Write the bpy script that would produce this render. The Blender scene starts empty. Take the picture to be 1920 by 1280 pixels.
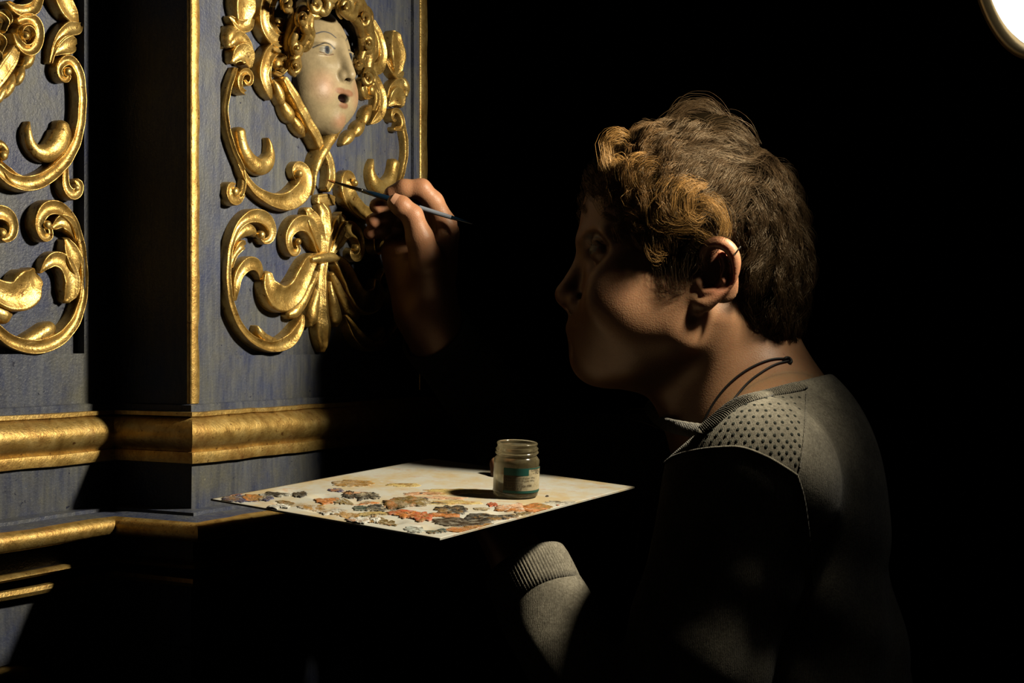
import bpy, bmesh, math, random
import numpy as np
from mathutils import Vector, Matrix

random.seed(7)
rng = np.random.default_rng(7)
SC = bpy.context.scene
COL = SC.collection
PI = math.pi

# ------------------------------------------------------------------ camera, world, light, exposure
F = 2667.0                                   # focal length in pixels of the 1920 x 1280 frame (50 mm on 36 mm)
FLOOR = -1.42
cam_d = bpy.data.cameras.new('camera')
cam_d.lens = F / 1920 * 36.0
cam_d.sensor_width = 36.0
cam_d.clip_start = 0.05
cam = bpy.data.objects.new('camera', cam_d)
cam.location = (0, 0, 0)
cam.rotation_euler = (PI / 2, 0, 0)
COL.objects.link(cam)
SC.camera = cam
SC.view_settings.view_transform = 'Standard'
SC.view_settings.look = 'None'
SC.view_settings.exposure = 0.0
SC.view_settings.gamma = 1.0
SC.view_settings.use_curve_mapping = False

world = bpy.data.worlds.new('dark_room')
world.use_nodes = True
world.node_tree.nodes['Background'].inputs[0].default_value = (0.9, 0.85, 0.7, 1)
world.node_tree.nodes['Background'].inputs[1].default_value = 0.0030
SC.world = world
SC.cycles.diffuse_bounces = 0

LD = 1.165
LAMP = Vector(((1926 - 960) / F * LD, LD, (640 + 94) / F * LD))           # centre of the lamp's face
LAMP_AIM = Vector((-0.95, -0.12, -0.20)).normalized()
spot = bpy.data.lights.new('lamp_light', 'SPOT')
spot.energy = 29.0
spot.color = (1.0, 0.90, 0.70)
spot.spot_size = math.radians(134)
spot.spot_blend = 1.0
spot.shadow_soft_size = 0.030
spot_o = bpy.data.objects.new('lamp_light', spot)
spot_o.location = LAMP + LAMP_AIM * 0.035
spot_o.rotation_euler = LAMP_AIM.to_track_quat('-Z', 'Y').to_euler()
COL.objects.link(spot_o)


# ------------------------------------------------------------------ helpers
def P(px, py, d):
    """a pixel of the photograph and a distance in metres -> a point in the room"""
    return np.array([(px - 960.0) / F * d, d, (640.0 - py) / F * d])


def mesh_obj(name, verts, faces, mat, parent=None, smooth=True, fast=False):
    me = bpy.data.meshes.new(name)
    if fast:
        v = np.asarray(verts, dtype=np.float32)
        f = np.asarray(faces, dtype=np.int32)
        k = f.shape[1]
        me.vertices.add(len(v)); me.vertices.foreach_set('co', v.ravel())
        me.loops.add(f.size); me.loops.foreach_set('vertex_index', f.ravel())
        me.polygons.add(len(f))
        me.polygons.foreach_set('loop_start', np.arange(0, f.size, k, dtype=np.int32))
        try:
            me.polygons.foreach_set('loop_total', np.full(len(f), k, dtype=np.int32))
        except Exception:
            pass
        me.update(calc_edges=True)
        me.validate()
    else:
        me.from_pydata([tuple(map(float, v)) for v in verts], [], [tuple(map(int, f)) for f in faces])
        me.update()
    if smooth:
        me.polygons.foreach_set('use_smooth', [True] * len(me.polygons))
    if mat:
        me.materials.append(mat)
    o = bpy.data.objects.new(name, me)
    COL.objects.link(o)
    if parent:
        o.parent = parent
    return o


def empty(name, loc=(0, 0, 0), rotz=0.0):
    o = bpy.data.objects.new(name, None)
    o.location = loc
    o.rotation_euler = (0, 0, rotz)
    o.empty_display_size = 0.05
    COL.objects.link(o)
    return o


def tag(o, label=None, cat=None, group=None, kind=None):
    if label: o['label'] = label
    if cat: o['category'] = cat
    if group: o['group'] = group
    if kind: o['kind'] = kind
    return o


def bump_fix(bm):
    bmesh.ops.recalc_face_normals(bm, faces=bm.faces)


def box_vf(x0, x1, y0, y1, z0, z1):
    v = [(x0, y0, z0), (x1, y0, z0), (x1, y1, z0), (x0, y1, z0), (x0, y0, z1), (x1, y0, z1), (x1, y1, z1), (x0, y1, z1)]
    f = [(0, 3, 2, 1), (4, 5, 6, 7), (0, 1, 5, 4), (1, 2, 6, 5), (2, 3, 7, 6), (3, 0, 4, 7)]
    return v, f


def box(name, a, b, mat, parent=None, bevel=0.0):
    v, f = box_vf(a[0], b[0], a[1], b[1], a[2], b[2])
    o = mesh_obj(name, v, f, mat, parent, smooth=False)
    if bevel > 0:
        bm = bmesh.new(); bm.from_mesh(o.data)
        bmesh.ops.bevel(bm, geom=bm.edges[:], offset=bevel, segments=2, profile=0.5, affect='EDGES')
        bm.to_mesh(o.data); bm.free()
    return o


def lathe_vf(profile, seg=48, axis=None, origin=(0, 0, 0), closed=False):
    """profile of (radius, height) pairs turned about an axis (default z)"""
    ax = Vector((0, 0, 1)) if axis is None else Vector(axis).normalized()
    q = Vector((0, 0, 1)).rotation_difference(ax)
    o = Vector(origin)
    v, f = [], []
    n = len(profile)
    for i in range(seg):
        a = 2 * PI * i / seg
        for r, h in profile:
            v.append(q @ Vector((r * math.cos(a), r * math.sin(a), h)) + o)
    for i in range(seg):
        j = (i + 1) % seg
        for k in range(n - 1):
            f.append((i * n + k, j * n + k, j * n + k + 1, i * n + k + 1))
        if closed:
            f.append((i * n + n - 1, j * n + n - 1, j * n, i * n))
    return v, f


def catmull(pts, n):
    """resample a control polyline (k, dims) to n points, centripetal-ish by chord length"""
    p = np.asarray(pts, dtype=float)
    if len(p) == 2:
        t = np.linspace(0, 1, n)[:, None]
        return p[0] * (1 - t) + p[1] * t
    q = np.vstack([2 * p[0] - p[1], p, 2 * p[-1] - p[-2]])
    out = []
    m = len(p) - 1
    seg = np.linalg.norm(np.diff(p[:, :2], axis=0), axis=1)
    cum = np.concatenate([[0], np.cumsum(seg)])
    for s in np.linspace(0, cum[-1], n):
        i = min(max(np.searchsorted(cum, s, side='right') - 1, 0), m - 1)
        t = (s - cum[i]) / max(seg[i], 1e-9)
        a, b, c, d = q[i], q[i + 1], q[i + 2], q[i + 3]
        out.append(0.5 * ((2 * b) + (-a + c) * t + (2 * a - 5 * b + 4 * c - d) * t ** 2 + (-a + 3 * b - 3 * c + d) * t ** 3))
    return np.array(out)


def tube_vf(pts, rad, seg=8, caps=True):
    """round tube along 3-D points with a radius per point"""
    p = np.asarray(pts, dtype=float)
    n = len(p)
    r = np.full(n, rad) if np.isscalar(rad) else np.asarray(rad, dtype=float)
    t = np.gradient(p, axis=0)
    t /= np.linalg.norm(t, axis=1)[:, None] + 1e-12
    up = np.array([0, 0, 1.0]) if abs(t[0][2]) < 0.9 else np.array([1.0, 0, 0])
    x = np.cross(t[0], up); x /= np.linalg.norm(x)
    v, f = [], []
    for i in range(n):
        x = x - t[i] * np.dot(x, t[i]); x /= np.linalg.norm(x) + 1e-12
        y = np.cross(t[i], x)
        for k in range(seg):
            a = 2 * PI * k / seg
            v.append(p[i] + r[i] * (math.cos(a) * x + math.sin(a) * y))
    for i in range(n - 1):
        for k in range(seg):
            k2 = (k + 1) % seg
            f.append((i * seg + k, i * seg + k2, (i + 1) * seg + k2, (i + 1) * seg + k))
    if caps:
        f.append(tuple(range(seg - 1, -1, -1)))
        f.append(tuple((n - 1) * seg + k for k in range(seg)))
    return v, f


def merge_vf(parts):
    V, Fc = [], []
    for v, f in parts:
        b = len(V)
        V.extend(v)
        Fc.extend([tuple(i + b for i in q) for q in f])
    return V, Fc


# ------------------------------------------------------------------ materials
def new_mat(name):
    m = bpy.data.materials.new(name)
    m.use_nodes = True
    nt = m.node_tree
    return m, nt, nt.nodes['Principled BSDF']


def nnode(nt, typ, **kw):
    n = nt.nodes.new(typ)
    for k, val in kw.items():
        if k.startswith('i_'):
            key = k[2:]
            key = int(key) if key.isdigit() else key
            n.inputs[key].default_value = val
        else:
            setattr(n, k, val)
    return n


def ramp(nt, src, stops):
    r = nt.nodes.new('ShaderNodeValToRGB')
    e = r.color_ramp.elements
    while len(e) > 1:
        e.remove(e[-1])
    for i, (pos, c) in enumerate(stops):
        el = e[0] if i == 0 else e.new(pos)
        el.position = pos
        el.color = (*c, 1) if len(c) == 3 else c
    nt.links.new(src, r.inputs[0])
    return r


def coords(nt, scale=(1, 1, 1), kind='Object'):
    tc = nt.nodes.new('ShaderNodeTexCoord')
    mp = nt.nodes.new('ShaderNodeMapping')
    mp.inputs['Scale'].default_value = scale
    nt.links.new(tc.outputs[kind], mp.inputs['Vector'])
    return mp.outputs['Vector']


def noise(nt, vec, scale, detail=4.0, rough=0.6):
    n = nt.nodes.new('ShaderNodeTexNoise')
    n.inputs['Scale'].default_value = scale
    n.inputs['Detail'].default_value = detail
    n.inputs['Roughness'].default_value = rough
    nt.links.new(vec, n.inputs['Vector'])
    return n.outputs['Fac']


def mixc(nt, fac, a, b):
    m = nt.nodes.new('ShaderNodeMix')
    m.data_type = 'RGBA'
    for s, val in ((0, fac), (6, a), (7, b)):
        if isinstance(val, (int, float)):
            m.inputs[s].default_value = val
        elif isinstance(val, tuple):
            m.inputs[s].default_value = (*val, 1) if len(val) == 3 else val
        else:
            nt.links.new(val, m.inputs[s])
    return m.outputs[2]


def bump(nt, bsdf, height, strength=0.3, dist=0.001):
    b = nt.nodes.new('ShaderNodeBump')
    b.inputs['Strength'].default_value = strength
    b.inputs['Distance'].default_value = dist
    nt.links.new(height, b.inputs['Height'])
    nt.links.new(b.outputs[0], bsdf.inputs['Normal'])
    return b


def mat_plain(name, col, rough=0.6, metal=0.0, **kw):
    m, nt, b = new_mat(name)
    b.inputs['Base Color'].default_value = (*col, 1)
    b.inputs['Roughness'].default_value = rough
    b.inputs['Metallic'].default_value = metal
    for k, val in kw.items():
        b.inputs[k.replace('_', ' ')].default_value = val
    v = coords(nt)
    bump(nt, b, noise(nt, v, 180, 3), 0.15, 0.0006)
    return m


def mat_blue():
    m, nt, b = new_mat('worn_blue_paint')
    v = coords(nt, (1, 1, 0.35))
    v2 = coords(nt)
    c1 = ramp(nt, noise(nt, v, 26, 6, 0.7), [(0.25, (0.030, 0.040, 0.120)), (0.42, (0.066, 0.080, 0.150)), (0.56, (0.120, 0.132, 0.170)), (0.75, (0.190, 0.190, 0.160))])
    grime = ramp(nt, noise(nt, v2, 11, 5, 0.7), [(0.42, (0, 0, 0)), (0.68, (0.85, 0.85, 0.85))])
    c2 = mixc(nt, grime.outputs[0], c1.outputs[0], (0.155, 0.150, 0.115))
    specks = ramp(nt, noise(nt, v2, 620, 3, 0.6), [(0.66, (0, 0, 0)), (0.74, (0.8, 0.8, 0.8))])
    c3 = mixc(nt, specks.outputs[0], c2, (0.34, 0.33, 0.25))
    dark = ramp(nt, noise(nt, v2, 150, 3, 0.6), [(0.27, (1, 1, 1)), (0.33, (0, 0, 0))])
    c4a = mixc(nt, dark.outputs[0], c3, (0.022, 0.026, 0.055))
    stk = ramp(nt, noise(nt, coords(nt, (1, 1, 0.10)), 190, 4, 0.65), [(0.32, (0.62, 0.64, 0.72)), (0.62, (1.08, 1.06, 1.0))])
    mu = nt.nodes.new('ShaderNodeMix'); mu.data_type = 'RGBA'; mu.blend_type = 'MULTIPLY'; mu.inputs[0].default_value = 1.0
    nt.links.new(c4a, mu.inputs[6]); nt.links.new(stk.outputs[0], mu.inputs[7])
    c4 = mu.outputs[2]
    nt.links.new(c4, b.inputs['Base Color'])
    b.inputs['Roughness'].default_value = 0.42
    b.inputs['Specular IOR Level'].default_value = 0.35
    h = nnode(nt, 'ShaderNodeMath', operation='ADD')
    nt.links.new(noise(nt, v, 120, 5, 0.7), h.inputs[0])
    nt.links.new(noise(nt, v2, 420, 3, 0.6), h.inputs[1])
    bump(nt, b, h.outputs[0], 0.5, 0.0012)
    return m


def mat_gold(name='aged_gilding', dark=0.0, worn=0.5, dull=0.0):
    m, nt, b = new_mat(name)
    v = coords(nt)
    k = 1.0 - dark
    c1 = ramp(nt, noise(nt, v, 60, 5, 0.65), [(0.28, (0.36 * k, 0.20 * k, 0.045 * k)), (0.5, (0.62 * k, 0.40 * k, 0.115 * k)), (0.72, (0.80 * k, 0.57 * k, 0.21 * k))])
    spots = ramp(nt, noise(nt, v, 210, 4, 0.65), [(0.30, (1, 1, 1)), (0.40, (0, 0, 0))])
    c2 = mixc(nt, spots.outputs[0], c1.outputs[0], (0.16, 0.07, 0.018))
    bole = ramp(nt, noise(nt, v, 34, 5, 0.7), [(0.60 - 0.08 * worn, (0, 0, 0)), (0.78, (0.8 * worn, 0.8 * worn, 0.8 * worn))])
    c3 = mixc(nt, bole.outputs[0], c2, (0.33, 0.15, 0.04))
    nt.links.new(c3, b.inputs['Base Color'])
    b.inputs['Metallic'].default_value = 0.72
    r = ramp(nt, noise(nt, v, 90, 4, 0.6), [(0.3, (0.30 + dull,) * 3), (0.7, (0.46 + dull,) * 3)])
    nt.links.new(r.outputs[0], b.inputs['Roughness'])
    h = nnode(nt, 'ShaderNodeMath', operation='ADD')
    nt.links.new(noise(nt, v, 75, 4, 0.6), h.inputs[0])
    nt.links.new(noise(nt, v, 380, 3, 0.6), h.inputs[1])
    bump(nt, b, h.outputs[0], 0.38, 0.0011)
    return m


def mat_skin(name, ruddy=0.0):
    m, nt, b = new_mat(name)
    v = coords(nt)
    c1 = ramp(nt, noise(nt, v, 22, 5, 0.6), [(0.3, (0.52, 0.245 - 0.05 * ruddy, 0.145 - 0.045 * ruddy)), (0.7, (0.62, 0.335 - 0.05 * ruddy, 0.215 - 0.05 * ruddy))])
    fre = ramp(nt, noise(nt, v, 300, 2, 0.5), [(0.62, (0, 0, 0)), (0.75, (0.35,) * 3)])
    c2 = mixc(nt, fre.outputs[0], c1.outputs[0], (0.34, 0.14, 0.07))
    nt.links.new(c2, b.inputs['Base Color'])
    b.inputs['Roughness'].default_value = 0.46
    b.inputs['Subsurface Weight'].default_value = 0.35
    b.inputs['Subsurface Radius'].default_value = (1.0, 0.32, 0.14)
    b.inputs['Subsurface Scale'].default_value = 0.006
    vo = nt.nodes.new('ShaderNodeTexVoronoi')
    vo.inputs['Scale'].default_value = 620
    nt.links.new(v, vo.inputs['Vector'])
    bump(nt, b, vo.outputs['Distance'], 0.38, 0.0010)
    return m


def mat_knit():
    m, nt, b = new_mat('heathered_knit')
    v = coords(nt)
    c1 = ramp(nt, noise(nt, v, 420, 4, 0.75), [(0.3, (0.21, 0.182, 0.132)), (0.5, (0.38, 0.338, 0.25)), (0.7, (0.55, 0.495, 0.375))])
    c2 = ramp(nt, noise(nt, v, 28, 4, 0.7), [(0.35, (0.55,) * 3), (0.65, (1.0,) * 3)])
    mul = nt.nodes.new('ShaderNodeMix'); mul.data_type = 'RGBA'; mul.blend_type = 'MULTIPLY'
    mul.inputs[0].default_value = 1.0
    nt.links.new(c1.outputs[0], mul.inputs[6]); nt.links.new(c2.outputs[0], mul.inputs[7])
    nt.links.new(mul.outputs[2], b.inputs['Base Color'])
    b.inputs['Roughness'].default_value = 0.9
    b.inputs['Sheen Weight'].default_value = 0.25
    b.inputs['Specular IOR Level'].default_value = 0.1
    w = nt.nodes.new('ShaderNodeTexWave')
    w.bands_direction = 'X'
    w.inputs['Scale'].default_value = 300
    w.inputs['Distortion'].default_value = 4.0
    w.inputs['Detail'].default_value = 2
    nt.links.new(v, w.inputs['Vector'])
    h = nnode(nt, 'ShaderNodeMath', operation='ADD')
    nt.links.new(w.outputs['Fac'], h.inputs[0]); nt.links.new(noise(nt, v, 700, 2), h.inputs[1])
    bump(nt, b, h.outputs[0], 0.40, 0.0008)
    return m


def mat_vcol(name, attr, rough=0.5, spec=0.4, bumpscale=160, bstr=0.25, metal=0.0):
    m, nt, b = new_mat(name)
    a = nt.nodes.new('ShaderNodeVertexColor')
    a.layer_name = attr
    v = coords(nt)
    n = ramp(nt, noise(nt, v, 70, 5, 0.7), [(0.3, (0.72,) * 3), (0.65, (1.0,) * 3)])
    mul = nt.nodes.new('ShaderNodeMix'); mul.data_type = 'RGBA'; mul.blend_type = 'MULTIPLY'
    mul.inputs[0].default_value = 1.0
    nt.links.new(a.outputs['Color'], mul.inputs[6]); nt.links.new(n.outputs[0], mul.inputs[7])
    nt.links.new(mul.outputs[2], b.inputs['Base Color'])
    b.inputs['Roughness'].default_value = rough
    b.inputs['Metallic'].default_value = metal
    b.inputs['Specular IOR Level'].default_value = spec
    bump(nt, b, noise(nt, v, bumpscale, 4), bstr, 0.0008)
    return m


def set_vcol(o, attr, cols):
    ca = o.data.color_attributes.new(attr, 'FLOAT_COLOR', 'POINT')
    c = np.ones((len(o.data.vertices), 4), dtype=np.float32)
    c[:, :3] = cols
    ca.data.foreach_set('color', c.ravel())


M_blue = mat_blue()
M_gold = mat_gold()
M_gold_dark = mat_gold('darkened_gilding', 0.35, 0.9)
M_gold_mould = mat_gold('rubbed_gilding', 0.14, 1.15, 0.10)
M_skin = mat_skin('skin')
M_knit = mat_knit()
M_black = mat_plain('black_cord', (0.008, 0.007, 0.007), 0.6)
M_trouser = mat_plain('dark_trouser_cloth', (0.012, 0.012, 0.016), 0.9)
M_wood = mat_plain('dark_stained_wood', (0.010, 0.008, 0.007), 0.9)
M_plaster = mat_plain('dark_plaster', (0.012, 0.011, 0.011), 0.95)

# ------------------------------------------------------------------ signed distances and surface nets (for bodies and faces)
def vlen(a):
    return np.sqrt(np.einsum('ij,ij->i', a, a))


def s_sph(p, c, r):
    return vlen(p - np.asarray(c, np.float32)) - np.float32(r)


def s_ell(p, c, r, R=None):
    q = p - np.asarray(c, np.float32)
    if R is not None:
        q = q @ np.asarray(R, np.float32)
    r = np.asarray(r, np.float32)
    k0 = vlen(q / r)
    k1 = vlen(q / (r * r)) + np.float32(1e-9)
    return k0 * (k0 - 1) / k1


def s_cone(p, a, b, ra, rb):
    a = np.asarray(a, np.float32); b = np.asarray(b, np.float32)
    ba = b - a
    pa = p - a
    h = np.clip((pa @ ba) / max(float(ba @ ba), 1e-12), 0, 1)
    return vlen(pa - h[:, None] * ba) - (np.float32(ra) + np.float32(rb - ra) * h)


def s_chain(p, pts, rads, k=0.0):
    d = None
    for i in range(len(pts) - 1):
        e = s_cone(p, pts[i], pts[i + 1], rads[i], rads[i + 1])
        d = e if d is None else (smin(d, e, k) if k else np.minimum(d, e))
    return d


def smin(a, b, k):
    h = np.maximum(k - np.abs(a - b), 0) / np.float32(k)
    return np.minimum(a, b) - h * h * np.float32(k * 0.25)


def smax(a, b, k):
    return -smin(-a, -b, k)


def surface_nets(f, lo, hi, vox):
    B = 8
    lo = np.asarray(lo, float); hi = np.asarray(hi, float)
    dim = np.ceil((hi - lo) / vox).astype(int)
    dim = ((dim + B - 1) // B) * B
    nb = dim // B
    ax = [np.arange(n) for n in nb]
    bi = np.stack(np.meshgrid(*ax, indexing='ij'), -1).reshape(-1, 3)
    cen = (lo + (bi * B + (B - 1) / 2) * vox).astype(np.float32)
    dc = f(cen)
    act = np.abs(dc) < B * vox * 0.5 * 1.7321 * 1.35 + vox * 2
    vals = np.repeat(np.repeat(np.repeat(dc.reshape(nb), B, 0), B, 1), B, 2).astype(np.float32)
    off = np.stack(np.meshgrid(*[np.arange(B)] * 3, indexing='ij'), -1).reshape(-1, 3)
    a = bi[act]
    for s in range(0, len(a), 700):
        blk = a[s:s + 700]
        idx = (blk[:, None, :] * B + off[None]).reshape(-1, 3)
        d = f((lo + idx * vox).astype(np.float32))
        vals[idx[:, 0], idx[:, 1], idx[:, 2]] = d
    sgn = vals < 0
    c = np.zeros([n - 1 for n in vals.shape], np.int8)
    for i in (0, 1):
        for j in (0, 1):
            for k in (0, 1):
                c += sgn[i:sgn.shape[0] - 1 + i, j:sgn.shape[1] - 1 + j, k:sgn.shape[2] - 1 + k]
    cells = np.argwhere((c > 0) & (c < 8))
    vid = np.full(c.shape, -1, np.int32)
    vid[cells[:, 0], cells[:, 1], cells[:, 2]] = np.arange(len(cells))
    acc = np.zeros((len(cells), 3)); cnt = np.zeros(len(cells))
    corners = [(i, j, k) for i in (0, 1) for j in (0, 1) for k in (0, 1)]
    for A in corners:
        for axis in range(3):
            if A[axis] == 0:
                Bc = list(A); Bc[axis] = 1
                va = vals[cells[:, 0] + A[0], cells[:, 1] + A[1], cells[:, 2] + A[2]]
                vb = vals[cells[:, 0] + Bc[0], cells[:, 1] + Bc[1], cells[:, 2] + Bc[2]]
                m = (va < 0) != (vb < 0)
                t = np.where(m, va / np.where(m, va - vb, 1), 0)
                pt = np.tile(np.array(A, float), (len(cells), 1))
                pt[:, axis] += t
                acc[m] += pt[m]; cnt[m] += 1
    verts = lo + (cells + acc / cnt[:, None]) * vox
    faces = []
    for axis in range(3):
        u, w = (axis + 1) % 3, (axis + 2) % 3
        sl0 = [slice(None)] * 3; sl1 = [slice(None)] * 3
        sl0[axis] = slice(0, -1); sl1[axis] = slice(1, None)
        s0 = sgn[tuple(sl0)]; s1 = sgn[tuple(sl1)]
        e = np.argwhere(s0 != s1)
        ok = (e[:, u] > 0) & (e[:, w] > 0) & (e[:, u] < vals.shape[u] - 1) & (e[:, w] < vals.shape[w] - 1)
        e = e[ok]
        flip = s0[e[:, 0], e[:, 1], e[:, 2]]
        def at(du, dw):
            q = e.copy(); q[:, u] += du; q[:, w] += dw
            return vid[q[:, 0], q[:, 1], q[:, 2]]
        q = np.stack([at(-1, -1), at(0, -1), at(0, 0), at(-1, 0)], 1)
        q[~flip] = q[~flip][:, ::-1]
        faces.append(q)
    return verts.astype(np.float32), np.vstack(faces)


def sdf_normal(f, pts, e=0.0008):
    pts = np.asarray(pts, np.float32)
    g = np.zeros_like(pts)
    for i in range(3):
        d = np.zeros(3, np.float32); d[i] = e
        g[:, i] = f(pts + d) - f(pts - d)
    return g / (np.linalg.norm(g, axis=1)[:, None] + 1e-12)


def on_surface(f, pxs, d0=0.85, d1=1.5):
    """walk along the sight line of each pixel to the first surface"""
    ray = np.array([P(x, y, 1.0) for x, y in pxs], np.float32)
    t = np.full(len(ray), d0, np.float32)
    for _ in range(160):
        d = f(ray * t[:, None])
        t = np.minimum(t + np.clip(d * 0.8, -0.01, 0.05), d1)
    return ray * t[:, None]


# ------------------------------------------------------------------ the room
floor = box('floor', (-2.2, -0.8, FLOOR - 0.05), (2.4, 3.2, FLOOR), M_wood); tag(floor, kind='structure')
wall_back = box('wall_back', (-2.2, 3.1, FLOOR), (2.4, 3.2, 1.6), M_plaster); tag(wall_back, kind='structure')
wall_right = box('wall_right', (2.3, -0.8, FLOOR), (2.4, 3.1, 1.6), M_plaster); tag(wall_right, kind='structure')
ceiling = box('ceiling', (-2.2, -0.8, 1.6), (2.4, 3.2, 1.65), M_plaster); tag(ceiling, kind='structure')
# ------------------------------------------------------------------ the altarpiece
UA = math.atan2(0.8799, 0.4751)
U = np.array([0.4751, 0.8799, 0.0])
N = np.array([0.8799, -0.4751, 0.0])
DO = 1.4375
O = P(615, 640, DO)
altar = empty('altarpiece', (O[0], O[1], FLOOR), UA)
tag(altar, 'carved altarpiece painted worn blue with gilded scrolls, mouldings and a cherub head', 'altarpiece')
PB = 0.091          # how far the left panel lies behind the pilaster
UE = -0.206          # left edge of the pilaster


def loc(u, n, z):
    """u along the panel, n out of it, z from eye level -> the altarpiece's own axes"""
    return (u, -n, z - FLOOR)


def pan(px, py, n):
    r = P(px, py, 1.0)
    t = ((O + n * N) @ N) / (r @ N)
    w = r * t
    return (w - O) @ U, w[2], t


def zat(y, e):
    """height of image row y on the pilaster's left corner when it stands out by e"""
    d = (O + UE * U)[1] - 1.355 * e
    return (640 - y) / F * d


def sweep_profile(name, prof, mat, smooth=False, uL=-1.05, uR=0.189, back=-0.30):
    """a moulding run along left panel, return, pilaster front, right return; prof = (stand-out, height)"""
    V, Fc = [], []
    path = []
    for e, z in prof:
        path.append([(uL, -PB + e), (UE - e, -PB + e), (UE - e, e), (uR + e, e), (uR + e, back)])
    k = len(path[0])
    cnt = 14
    for (e, z), pt in zip(prof, path):
        for u, n in pt:
            V.append(loc(u, n, z))
    for j in range(len(prof) - 1):
        for i in range(k - 1):
            a = j * k + i
            Fc.append((a, a + 1, a + k + 1, a + k))
    o = mesh_obj(name, V, Fc, mat, altar, smooth=False)
    bm = bmesh.new(); bm.from_mesh(o.data)
    bmesh.ops.reverse_faces(bm, faces=bm.faces[:])
    # finer rows along the run so that the carving can be a little uneven
    bmesh.ops.subdivide_edges(bm, edges=[e for e in bm.edges if e.calc_length() > 0.15 and abs((e.verts[0].co - e.verts[1].co).z) < 1e-4], cuts=24, use_grid_fill=True)
    for v in bm.verts:
        q = v.co
        w = 0.00025 * (math.sin(q.x * 61 + q.z * 40) + math.sin(q.x * 143 + 1.7 + q.y * 80))
        v.co.z += w
        v.co.y += 0.0004 * math.sin(q.x * 97 + q.z * 130)
    if smooth:
        for f_ in bm.faces:
            f_.smooth = True
        for e_ in bm.edges:
            if len(e_.link_faces) == 2 and e_.calc_face_angle(0) > 0.75:
                e_.smooth = False
    bm.to_mesh(o.data); bm.free()
    return o


ZT = 0.62                       # top of what is built, above the frame
z_band = zat(757, 0.003)
z_f1 = zat(772, 0.006)
# flat blue carcass: pilaster shaft (front with a sunk field) and the panel behind it
def framed_panel(name, u0, u1, n, z0, z1, fu0, fu1, fz0, sunk, mat, side_to=None):
    """front face with a sunk field open to the top, built with real steps"""
    V, Fc = [], []
    def quad(a, b, c, d):
        i = len(V); V.extend([loc(*a), loc(*b), loc(*c), loc(*d)]); Fc.append((i, i + 1, i + 2, i + 3))
    s = n - sunk
    quad((u0, n, z0), (fu0, n, z0), (fu0, n, z1), (u0, n, z1))
    quad((fu1, n, z0), (u1, n, z0), (u1, n, z1), (fu1, n, z1))
    quad((fu0, n, z0), (fu1, n, z0), (fu1, n, fz0), (fu0, n, fz0))
    quad((fu0, s, fz0), (fu1, s, fz0), (fu1, s, z1), (fu0, s, z1))
    quad((fu0, n, fz0), (fu0, s, fz0), (fu0, s, z1), (fu0, n, z1))
    quad((fu1, s, fz0), (fu1, n, fz0), (fu1, n, z1), (fu1, s, z1))
    quad((fu0, n, fz0), (fu1, n, fz0), (fu1, s, fz0), (fu0, s, fz0))
    if side_to is not None:
        quad((u0, side_to, z0), (u0, n, z0), (u0, n, z1), (u0, side_to, z1))
        quad((u1, n, z0), (u1, side_to - 0.22, z0), (u1, side_to - 0.22, z1), (u1, n, z1))
    return mesh_obj(name, V, Fc, mat, altar, smooth=False)


uf0 = pan(413, 640, 0)[0]
uf1 = pan(776, 640, 0)[0]
zf = pan(500, 665.5, 0)[1]
SUNK = 0.004
framed_panel('pilaster_shaft', UE, 0.189, 0.0, z_f1 - 0.004, ZT, uf0, uf1, zf, SUNK, M_blue, side_to=-PB - 0.01)
lu1 = pan(158, 640, -PB)[0]
lzf = pan(100, 663, -PB)[1]
SUNKL = 0.010
framed_panel('side_panel', -1.05, UE + 0.01, -PB, z_f1 - 0.004, ZT, -0.92, lu1, lzf, SUNKL, M_blue)
# gilded corner strips on the pilaster
g0, g1 = UE, pan(372.5, 640, 0)[0]
def strip(name, ua, ub, mat, z0, z1, ret=0.003):
    V, Fc = [], []
    rows = 60
    rr = random.Random(3)
    for i in range(rows + 1):
        z = z0 + (z1 - z0) * i / rows
        w = 0.0007 * math.sin(i * 0.9) + rr.uniform(-0.0005, 0.0005)
        for u, n in ((ua - 0.0012, -ret), (ua - 0.0012, 0.0004), (ua + 0.0006, 0.0016), (ua + (ub - ua) * 0.5, 0.0019 + w * 0.4), (ub - 0.001 + w, 0.0014), (ub + w, -0.0005)):
            V.append(loc(u, n, z))
    for i in range(rows):
        for k in range(5):
            a = i * 6 + k
            Fc.append((a, a + 1, a + 7, a + 6))
    return mesh_obj(name, V, Fc, mat, altar)
strip('gilded_edge', g0, g1, M_gold_mould, z_band, ZT)
strip('gilded_edge', pan(787, 640, 0)[0], 0.189, M_gold_dark, z_band, ZT)  # darker gilding here puts the shade of the far edge into its colour

# base: band, gilded moulding, plinth, ledge, lower fillets
def arc_prof(e0, z0, e1, z1, bulge, n=10):
    out = []
    for i in range(n + 1):
        t = i / n
        out.append((e0 + (e1 - e0) * t + bulge * math.sin(PI * t), z0 + (z1 - z0) * t))
    return out
sweep_profile('band', [(0.0005, z_band), (0.004, z_band - 0.001), (0.004, z_f1)], M_blue)
z784, z848, z872, z957 = zat(783, 0.01), zat(848, 0.012), zat(872, 0.012), zat(955, 0.01)
prof = [(0.003, z_f1), (0.009, z_f1 - 0.0004), (0.0092, z784 + 0.001), (0.007, z784)]
prof += [(0.0075 + 0.003 * t + 0.0100 * math.sin(PI * min(t * 1.06, 1)) ** 0.75 if t < 0.94 else 0.0105, z784 + (z848 - z784) * t) for t in np.linspace(0, 1, 16)]
prof += [(0.0125, z848 - 0.0006), (0.0135, z848 - 0.004), (0.0125, z872 + 0.001), (0.008, z872)]
sweep_profile('gilded_moulding', prof, M_gold_mould, smooth=True)
sweep_profile('plinth', [(0.008, z872), (0.0075, z957)], M_blue)
LE = 0.058
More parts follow.
